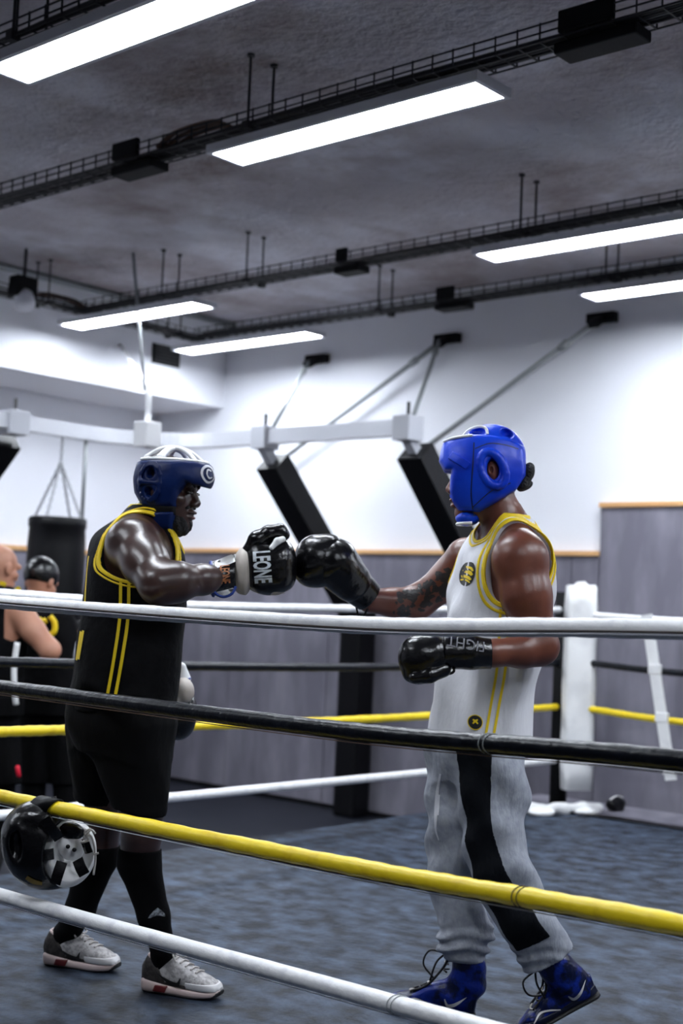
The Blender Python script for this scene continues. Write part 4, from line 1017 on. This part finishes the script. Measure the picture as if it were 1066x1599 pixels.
for hole, c_ in ((hN, c_n), (hF, c_f)):
    for a, w in ((.005, .0045), (.019, .0032)):
        solid('armhole_trim', inter(jg3, lambda P, hole=hole, a=a, w=w: np.abs(hole(P)-a)-w), c_-.24, c_+.24, .0032, MT['yellow_trim'], jo2)
for a, w in ((.005, .0045), (.019, .0032)):
    solid('collar_trim', inter(jg3, lambda P, a=a, w=w: np.abs(nh2(P)-a)-w), nc2-.17, nc2+.17, .0032, MT['yellow_trim'], jo2)
trj = bvh(jo2)
stripes([(790, 952), (787, 1000), (781, 1060), (773, 1110), (766, 1147)], ((-7, 0), (6, 0)), 4.2, trj, jo2, 4.0, MT['yellow_trim'])
def pdecal(name, V, F, u, v, dref, tree, m, parent, rot=0.0, off=.003, back=.4):
    a = math.radians(rot); k = dref/FPX; c, s = math.cos(a), math.sin(a)
    return decal(name, [(x*k, y*k) for x, y in V], F, at(u, v, dref), CA[0]*c + CA[1]*s, -CA[0]*s + CA[1]*c, CA[2], tree, off, m, parent, back)
V, F = disc_mesh(11, 0, 24, 3); pdecal('round_badge', V, F, 740, 1125, 4.05, trj, MT['outsole'], jo2)
V, F = disc_mesh(11.6, 10.4, 24, 1); pdecal('badge_edge', V, F, 740, 1125, 4.05, trj, MT['yellow_trim'], jo2, off=.0036)
for r_ in (40, -40):
    V, F = ribbon_mesh([(-5, 0), (0, .8), (5, 0)], [2.2, 3, 2.2]); pdecal('badge_mark', V, F, 740, 1124, 4.05, trj, MT['yellow_trim'], jo2, rot=r_, off=.0042)
V, F = disc_mesh(20, 0, 20, 3, .42); pdecal('crest', V, F, 731, 897, 4.1, trj, MT['outsole'], jo2, rot=-14)
for dv, w_ in ((-9, 4), (-2, 6), (6, 5), (11, 3)):
    V, F = ribbon_mesh([(-5, -1), (0, 1.5), (5, -1)], [w_*.6, w_, w_*.6]); pdecal('crest_mark', V, F, 731 - dv*.25, 897 + dv, 4.1, trj, MT['yellow_trim'], jo2, rot=-20 + dv, off=.0042)

# sweatpants
legB2 = pc((762, 1165, 4.13, 62), (768, 1260, 4.10, 52), (778, 1352, 4.07, 44), (818, 1432, 4.07, 42), (852, 1490, 4.08, 39), k=.03)
legA2 = pc((722, 1170, 4.26, 58), (712, 1260, 4.24, 47), (708, 1345, 4.22, 40), (716, 1420, 4.21, 36), (727, 1462, 4.20, 38), (730, 1490, 4.20, 31), k=.025)
pelv = zloft(T2, [s2(742, 1215, .11, .150), s2(744, 1165, .128, .172), s2(748, 1130, .112, .150)])
foldm = union(.02, legA2, pe(728, 1462, 4.2, 41, 9, 36, 6), pe(726, 1482, 4.2, 37, 8, 32, -4))
pants = wrinkle(union(.04, pelv, legB2, foldm), .0048, [((.6, .4, .5), 44, 0), ((-.5, .3, .6), 50, 1.), ((.1, .5, 1), 34, 2.4)])
endB = half(at(853, 1497, 4.08), at(852, 1490, 4.08) - at(818, 1432, 4.07)); endA = lambda P: at(730, 1497, 4.2)[2] - P[:, 2]
def pants_f(P):
    d = pants(P); far = legA2(P) < legB2(P)
    fold = np.exp(-((P[:, 2]-.225)/.055)**2)*np.sin(P[:, 2]*150 + 2.2*np.sin((P @ RIGHT.astype(f32))*26) + (P @ AWAY.astype(f32))*9)
    d = d - np.where(far, .0065, .003).astype(f32)*fold.astype(f32)
    return np.maximum(d, np.where(far, endA(P), endB(P)))
lo, hi = around([at(660, 1125, 4.2), at(900, 1510, 4.1), at(660, 1510, 4.2), at(830, 1125, 4.1)], .17)
po = solid('sweatpants', pants_f, lo, hi, .0062, MT['sweat'], b2)
panel_r = chainc([at(738, 1150, 4.02), at(734, 1230, 4.0), at(736, 1295, 3.99), at(762, 1375, 3.985), at(806, 1440, 3.99), at(836, 1482, 3.995)], [.060, .060, .058, .056, .058, .058], .01)
solid('side_panel', inter(grow(pants_f, .003), panel_r, lambda P: P[:, 2] - hem2 + .012, half(at(832, 1476, 4.0), at(852, 1490, 4.08) - at(818, 1432, 4.07))), lo, hi, .005, MT['sweat_black'], po)
for pts in ([(686, 1205), (681, 1250), (679, 1290), (684, 1310)], [(684, 1240), (682, 1270)]):
    V, F = ribbon_mesh([(a, -b) for a, b in pts], [2.5, 5, 3, 1.5][:len(pts)] if len(pts) == 4 else [5, 4]); k = 4.18/FPX
    decal('leg_print', [(a*k, b*k) for a, b in V], F, at(0, 0, 4.18), CA[0], CA[1], CA[2], bvh(po), .003, MT['lamp_body'], po, back=.6)

# boots
hb2 = np.array((-2.455, 3.530, 0.0)); Af = np.stack([nrm((-.243, -.112, 0)), np.cross(UP, nrm((-.243, -.112, 0))), UP])
boot([(at(733, 1535, 4.19), .046), (at(731, 1505, 4.19), .044), (at(729, 1478, 4.2), .043)], hb2, Af, b2, 1)
hh = at(934, 1556, 4.10); tt = at(838, 1607, 4.10); fw = nrm(tt - hh); lf = nrm(np.cross(UP, fw) - 0*fw); Ar = np.stack([fw, lf, np.cross(fw, lf)])
_, trr, Wr = boot([(at(885, 1530, 4.09), .048), (at(868, 1508, 4.08), .046), (at(850, 1484, 4.08), .045)], hh, Ar, b2, 1)

V, F = disc_mesh(9, 0, 16, 2, 1.4); V = [(a, b*.5) for a, b in V]
pdecal('toe_patch', V, F, 637, 1562, 4.2, bvh([c for c in b2.children if c.name.startswith('boot')][0]), MT['white_leather'], [c for c in b2.children if c.name.startswith('boot')][0], rot=-12)
# near glove, fist held low
g3 = thing('boxing_glove', at(670, 1030, 3.9), 'plain black boxing glove held low at the belly of the boxer in white', 'glove')
gd = 3.90
fo3 = solid('fist', union(.02, pe(655, 1028, gd, 34, 37, 34, 8), pe(675, 1022, gd, 30, 31, 32), pe(662, 1050, gd-.01, 32, 16, 24, 12)), *around([at(660, 1030, gd)], .15), .004, MT['glove_black'], g3)
solid('thumb', pc((692, 1046, gd-.03, 12), (670, 1054, gd-.05, 12.5), (648, 1058, gd-.05, 10), k=.01), *around([at(670, 1052, gd-.04)], .1), .0036, MT['glove_black'], g3)
cf = inter(pc((690, 1018, gd, 27), (735, 1019, gd, 26), (768, 1021, 3.92, 23.5), k=.01), half(at(766, 1021, 3.92), CA[0]), half(at(692, 1018, gd), -CA[0]))
co3 = solid('cuff', cf, *around([at(730, 1020, gd)], .13), .0036, MT['glove_black'], g3)
MB().tube([at(700 + 9*math.cos(t), 1046 + 6*math.sin(t), gd-.02) for t in np.linspace(0, 2*math.pi, 16)], .004, 6).build('pull_loop', MT['black_matte'], g3, True)
V, F = text_mesh('FIGHT', .040, .0002, sp=1.0)
kk = math.radians(170)
decal('lettering', V, F, at(731, 1008, gd-.1), CA[0]*math.cos(kk) + CA[1]*math.sin(kk), -CA[0]*math.sin(kk) + CA[1]*math.cos(kk), CA[2], bvh(co3), .003, MT['grey_print'], co3)
# far glove meeting the other fist
g4 = thing('boxing_glove', at(520, 890, 4.33), 'plain black boxing glove bumping the fist of the boxer in black', 'glove')
gd = 4.34
solid('fist', union(.02, pe(497, 876, gd, 37, 42, 38, 20), pe(484, 888, gd, 26, 28, 32, 0), pe(516, 864, gd, 26, 30, 30, 10)), *around([at(497, 876, gd)], .16), .004, MT['glove_black'], g4)
solid('hand_back', union(.025, pc((522, 880, gd, 40), (548, 908, gd+.02, 32), k=.02), pe(535, 880, gd-.02, 16, 34, 24, 38)), *around([at(535, 892, gd)], .17), .004, MT['glove_black'], g4)
solid('cuff', inter(pc((540, 902, gd+.02, 32), (580, 936, gd+.06, 24), k=.01), half(at(578, 932, gd+.05), at(580, 936, gd+.06) - at(540, 902, gd+.02))), *around([at(562, 920, gd+.04)], .13), .004, MT['glove_black'], g4)
MB().tube(spline([at(556, 948, gd), at(560, 962, gd), at(566, 964, gd), at(574, 950, gd)], 6), .0035, 6).build('pull_loop', MT['black_matte'], g4, True)
# ================================================================= two people training beyond the ring
def floor_pt(u, d): 
    p = at(u, 1000, d); return np.array((p[0], p[1], FLOOR))
dA = 7.2
b3 = thing('person', floor_pt(-8, dA), 'bald man in black tank top with yellow trim seen from behind at the left edge', 'person')
YA = YAW_R + math.radians(75)
def s3(u, v, a, b, d=dA): return (at(u, v, d), a, b)
torso3 = zloft(YA, [s3(-14, 1110, .12, .16), s3(-14, 1050, .125, .17), s3(-12, 990, .13, .19), s3(-10, 950, .12, .205), s3(-8, 930, .09, .17), s3(-4, 915, .06, .07)])
hd3 = framed(head_shape(True), at(1, 888, dA), yawed(YAW_R + math.radians(52), math.radians(-12)))
arm3 = pc((30, 952, 7.15, 21), (52, 985, 7.10, 18), (78, 1015, 7.06, 15.5), (64, 1004, 7.25, 13), (60, 992, 7.32, 11), k=.03)
arm3b = pc((-48, 955, 7.25, 20), (-62, 1010, 7.3, 16), (-30, 1020, 7.5, 12), k=.03)
leg3 = union(.02, pc((-2, 1110, dA, 28), (4, 1200, dA, 19), (4, 1300, 7.22, 16), k=.02), pc((-34, 1110, dA, 28), (-38, 1200, dA, 19), (-38, 1300, 7.22, 16), k=.02))
fz = lambda u, d: FLOOR
feet3 = union(.01, *[cap(floor_pt(u, 7.2) + (0, 0, .05), floor_pt(u, 7.42) + (0, 0, .035), .045, .035) for u in (4, -38)], *[cap(at(u, 1300, 7.22), floor_pt(u, 7.22) + (0, 0, .08), .05, .04) for u in (4, -38)])
lo, hi = around([at(-70, 850, dA), at(95, 1250, dA), floor_pt(-70, 7.2), floor_pt(90, 7.4), at(0, 900, 7.55), at(95, 1030, 6.95)], .12)
solid('body', union(.02, union(.03, grow(torso3, -.008), pc((-4, 935, dA, 16), (0, 905, dA, 17), k=.02), arm3, arm3b, hd3), leg3), lo, hi, .009, MT['skin3'], b3)
h3 = inter(ecyl(at(30, 960, 7.1), np.array((-math.sin(YA), math.cos(YA), 0)), UP, .14, .085), lambda P: -((P - at(-8, 960, dA)) @ np.array((math.sin(YA), -math.cos(YA), 0), float)) + .11)
t3 = inter(cut(grow(torso3, .008), h3, k=.005), lambda P: P[:, 2] - at(0, 914, dA)[2])
to3 = solid('tank_top', t3, lo, hi, .008, MT['jersey_black'], b3)
for pts, w in (([(17, 955), (21, 975), (30, 992), (38, 1001)], 5), ([(0, 911), (5, 911), (9, 914)], 6), ([(25, 921), (29, 918), (33, 925)], 5)):
    stripes(pts, ((0, 0),), w, bvh(to3), to3, 7.0, MT['yellow_trim'], 'trim')
solid('shorts', inter(union(.02, grow(torso3, .016), pc((-2, 1120, dA, 32), (8, 1222, dA, 26), k=.02), pc((-34, 1120, dA, 32), (-40, 1222, dA, 26), k=.02)), lambda P: P[:, 2] - at(0, 1085, dA)[2], lambda P: at(0, 1222, dA)[2] - P[:, 2]), lo, hi, .009, MT['shorts'], b3)
solid('leggings', grow(leg3, .005), lo, hi, .009, MT['shorts'], b3)
solid('shoes', feet3, lo, hi, .009, MT['outsole'], b3)
MB().tube(spline([at(27, 1003, 6.96), at(22, 1040, 6.95), at(23, 1080, 6.95), at(25, 1100, 6.96)], 6), .015, 8).build('white_cord', MT['white_leather'], b3, True)
MB().tube(spline([at(27, 1195, 7.09), at(28, 1203, 7.08), at(30, 1214, 7.09)], 4), [.006] + [.013]*7 + [.005], 8).build('red_tag', mat('red_tag', (.75, .01, .04), .5), b3, True)
dB = 7.55
b4 = thing('person', floor_pt(70, dB), 'person in black wearing glossy black headgear, in front of the punch bag', 'person')
YB4 = YAW_R + math.radians(60)
def s4(u, v, a, b, d=dB): return (at(u, v, d), a, b)
torso4 = zloft(YB4, [s4(72, 1110, .13, .17), s4(72, 1050, .13, .18), s4(70, 990, .13, .20), s4(67, 960, .11, .19), s4(65, 942, .08, .14), s4(63, 930, .06, .07)])
hd4 = framed(head_shape(True), at(63, 908, dB), yawed(YAW_R + math.radians(65), math.radians(-25)))
arm4 = pc((92, 968, 7.5, 17), (104, 1000, 7.48, 13), (116, 1022, 7.5, 11), (121, 1004, 7.62, 10), (122, 985, 7.7, 9), k=.03)
hand4 = union(.01, pe(121, 998, 7.66, 9, 7, 9), *[pc((124, 996 + 3*i, 7.66, 2.6), (129, 995 + 3*i, 7.68, 2.4), (129, 997 + 3*i, 7.71, 2.2), k=.004) for i in range(4)], pc((120, 993, 7.63, 3), (126, 990, 7.64, 2.6), k=.004))
arm4b = pc((40, 972, 7.6, 17), (32, 1010, 7.65, 13), (50, 1020, 7.8, 11), k=.03)
leg4 = union(.02, pc((58, 1110, dB, 28), (52, 1200, dB, 19), (52, 1290, dB, 15), k=.02), pc((94, 1110, dB, 28), (101, 1200, dB, 19), (103, 1290, dB, 15), k=.02))
lo, hi = around([at(20, 870, dB), at(135, 1290, dB), floor_pt(30, 7.5), floor_pt(120, 7.7), at(50, 1000, 7.85), at(135, 1000, 7.4)], .12)
solid('body', union(.02, union(.03, grow(torso4, -.008), pc((64, 945, dB, 15), (63, 918, dB, 16), k=.02), arm4, hand4, arm4b, hd4), leg4), lo, hi, .009, MT['skin3'], b4)
solid('vest', inter(grow(torso4, .01), lambda P: P[:, 2] - at(66, 940, dB)[2]), lo, hi, .009, MT['jersey_black'], b4)
solid('shorts', inter(union(.02, grow(torso4, .016), pc((60, 1120, dB, 32), (54, 1225, dB, 24), k=.02), pc((92, 1120, dB, 32), (100, 1225, dB, 24), k=.02)), lambda P: P[:, 2] - at(70, 1085, dB)[2], lambda P: at(70, 1222, dB)[2] - P[:, 2]), lo, hi, .009, MT['shorts'], b4)
solid('leggings', grow(leg4, .005), lo, hi, .009, MT['shorts'], b4)
solid('shoes', union(.01, *[cap(floor_pt(u, 7.5) + (0, 0, .05), floor_pt(u+3, 7.72) + (0, 0, .035), .045, .035) for u in (52, 103)], *[cap(at(u, 1290, dB), floor_pt(u, dB) + (0, 0, .08), .05, .04) for u in (52, 103)]), lo, hi, .009, MT['outsole'], b4)
solid('sleeve', inter(grow(arm4, .005), half(at(119, 1013, 7.55), np.array(at(121, 1004, 7.62)) - np.array(at(116, 1022, 7.5)))), lo, hi, .008, MT['steel'], b4)
solid('wrist_band', pc((122, 991, 7.68, 10.5), (123, 979, 7.72, 10.5)), *around([at(122, 985, 7.7)], .1), .007, MT['black_matte'], b4)
cap4 = inter(ell((-.012, 0, .036), (.112, .090, .104)), lambda P: -.012 - P[:, 2] + .25*P[:, 0], k=.01)
solid('headgear', framed(cap4, at(63, 908, dB), yawed(YAW_R + math.radians(65), math.radians(-25))), *around([at(63, 900, dB)], .18), .006, MT['glove_black'], b4)
for pts in ([(60, 966), (66, 972), (72, 968)], [(78, 962), (85, 972), (85, 985), (78, 992)]):
    MB().tube(spline([at(u, v, 7.36) for u, v in pts], 5), .016, 8).build('shoulder_trim', MT['yellow_trim'], b4, True)

# ================================================================= headgear hung on the near yellow rope
hd = 4.03
h5 = thing('spare_headgear', at(78, 1390, hd), 'black headgear with white lining strapped over the near yellow rope', 'headgear')
shell = cut(union(.02, pe(74, 1322, hd, 70, 66, 58, -12), pe(48, 1300, hd, 44, 46, 54), pe(70, 1272, hd, 42, 24, 44)), pe(116, 1332, hd-.06, 46, 55, 62, -8), pe(22, 1322, hd-.10, 12, 26, 18), pe(30, 1285, hd-.12, 8, 14, 18), k=.012)
sh5 = solid('shell', shell, *around([at(74, 1318, hd)], .2), .004, MT['glove_black'], h5)
lin = cut(pe(106, 1332, hd-.02, 44, 53, 44, -8), pe(114, 1333, hd-.09, 36, 45, 44, -8), half(at(106, 1332, hd-.05), CA[2]) if False else pe(114, 1333, hd-.12, 38, 48, 40, -8), k=.006)
solid('lining', lin, *around([at(106, 1332, hd-.02)], .16), .004, MT['white_vinyl'], h5)
def strap(p, q, w, m, nm, d0, d1, parent=h5):
    a = at(p[0], p[1], d0); b = at(q[0], q[1], d1); c = (a+b)/2 - CA[2]*.006
    S = spline([a, c, b], 6); k = MB(); dirn = nrm(b-a); sd = nrm(np.cross(dirn, CA[2])); V = []
    for s_ in S:
        for i, j in ((-1, -1), (1, -1), (1, 1), (-1, 1)): V.append(s_ + sd*i*w/2 + CA[2]*j*.003)
    n = len(S); F = [(i*4+e, i*4+(e+1) % 4, i*4+4+(e+1) % 4, i*4+4+e) for i in range(n-1) for e in range(4)] + [(3, 2, 1, 0), tuple((n-1)*4+e for e in range(4))]
    k.add(V, F).build(nm, m, parent)
solid('crown_pad', pe(112, 1322, hd-.055, 21, 22, 10, -20), *around([at(112, 1322, hd-.055)], .08), .0035, MT['white_vinyl'], h5)
for p, q in (((70, 1278), (93, 1310)), ((56, 1337), (84, 1333)), ((86, 1380), (97, 1346)), ((132, 1366), (121, 1342)), ((142, 1322), (130, 1325))):
    strap(p, q, .032, MT['glove_black'], 'crown_strap', hd-.105, hd-.09)
for u, v in ((106, 1322), (116, 1327)):
    MB().tube([at(u, v, hd-.090), at(u, v, hd-.08)], .0065, 10).build('eyelet', MT['black_matte'], h5, True)
solid('tie_pad', pe(112, 1298, hd-.06, 20, 14, 8, -10), *around([at(112, 1298, hd-.06)], .07), .0035, MT['glove_black'], h5)
for pts in ([(128, 1312), (140, 1304), (146, 1316), (149, 1340), (146, 1366)], [(134, 1306), (142, 1296), (149, 1302)], [(126, 1316), (138, 1312), (132, 1300), (142, 1294)], [(146, 1334), (154, 1332)]):
    MB().tube(spline([at(u, v, hd-.09 + .002*i) for i, (u, v) in enumerate(pts)], 6), .0034, 6).build('lace', MT['lace'], h5, True)
rp = ropes['y'][2]; xs_ = [p[0] for p in rp]
cxr = at(74, 1250, 4.05)[0]; cxr = -3.30; zr = float(np.interp(cxr, xs_, [p[2] for p in rp]))
V = []; ts = np.linspace(-.9, math.pi + .9, 16)
for xx in (cxr - .045, cxr + .045):
    for r_ in (.0235, .0285): V += [(xx + .02*math.sin(t), RY0 - r_*math.cos(t), zr + r_*math.sin(t)) for t in ts]
n = len(ts); F = []
for a, b in ((0, 1), (1, 3), (3, 2), (2, 0)):
    F += [(a*n+i, a*n+i+1, b*n+i+1, b*n+i) for i in range(n-1)]
MB().add(V, F + [(0, n, 3*n, 2*n), (n-1, 3*n-1, 4*n-1, 2*n-1)]).build('hanging_strap', MT['black_vinyl'], h5, True)
strap((64, 1252), (70, 1276), .10, MT['glove_black'], 'hanging_strap', hd-.0, hd-.02)
V, F = disc_mesh(5, 0, 16, 2, 1.5); k = 3.95/FPX
MB().add([at(66 + a, 1257 - b, 3.985) for a, b in V], F).build('strap_label', MT['white_leather'], h5)
V, F = ribbon_mesh([(36, -1376), (46, -1383), (60, -1387)], [8, 10, 7]); k = 3.9/FPX
decal('gold_label', [(a*k, b*k) for a, b in V], F, at(0, 0, 3.9), CA[0], CA[1], CA[2], bvh(sh5), .003, mat('gold_label', (.30, .19, .03), .5), sh5, back=.5)

# ================================================================= things lying at the far ring corner
tw = at(872, 1262, 9.0)
cl = thing('towel', (-4.52, 7.42, .0), 'pale crumpled towel lying on the ring edge under the white corner pad', 'towel')
pts = [(-4.66, 7.20), (-4.60, 7.30), (-4.52, 7.44), (-4.45, 7.54), (-4.40, 7.64)]
solid('cloth', wrinkle(union(.02, *[cap((pts[i][0], pts[i][1], .045), (pts[i+1][0], pts[i+1][1], .05 - .01*(i % 2)), .030 - .006*(i % 2), .026 + .008*(i % 2)) for i in range(4)], ell((-4.60, 7.28, .02), (.09, .10, .028)), ell((-4.44, 7.56, .02), (.07, .10, .03))), .0035, [((1, .3, .5), 47, 0), ((.2, 1, .4), 39, 1), ((.7, -.5, .8), 83, 2)]), (-4.80, 7.08, -.005), (-4.30, 7.76, .12), .007, MT['white_vinyl'], cl)
sp_ = thing('sport_bag', (-4.36, 7.80, .012), 'small dark pouch at the far ring corner beside the towel', 'pouch')
solid('pouch', wrinkle(ell((-4.36, 7.80, .055), (.05, .10, .045)), .003, [((1, .3, .5), 80, 0), ((.2, 1, .4), 70, 1)]), (-4.47, 7.66, 0), (-4.25, 7.95, .12), .007, MT['black_vinyl'], sp_)
MB().tube(spline([(-4.36, 7.72, .09), (-4.36, 7.80, .105), (-4.36, 7.88, .09)], 6), .005, 6).build('zip', MT['white_leather'], sp_, True)
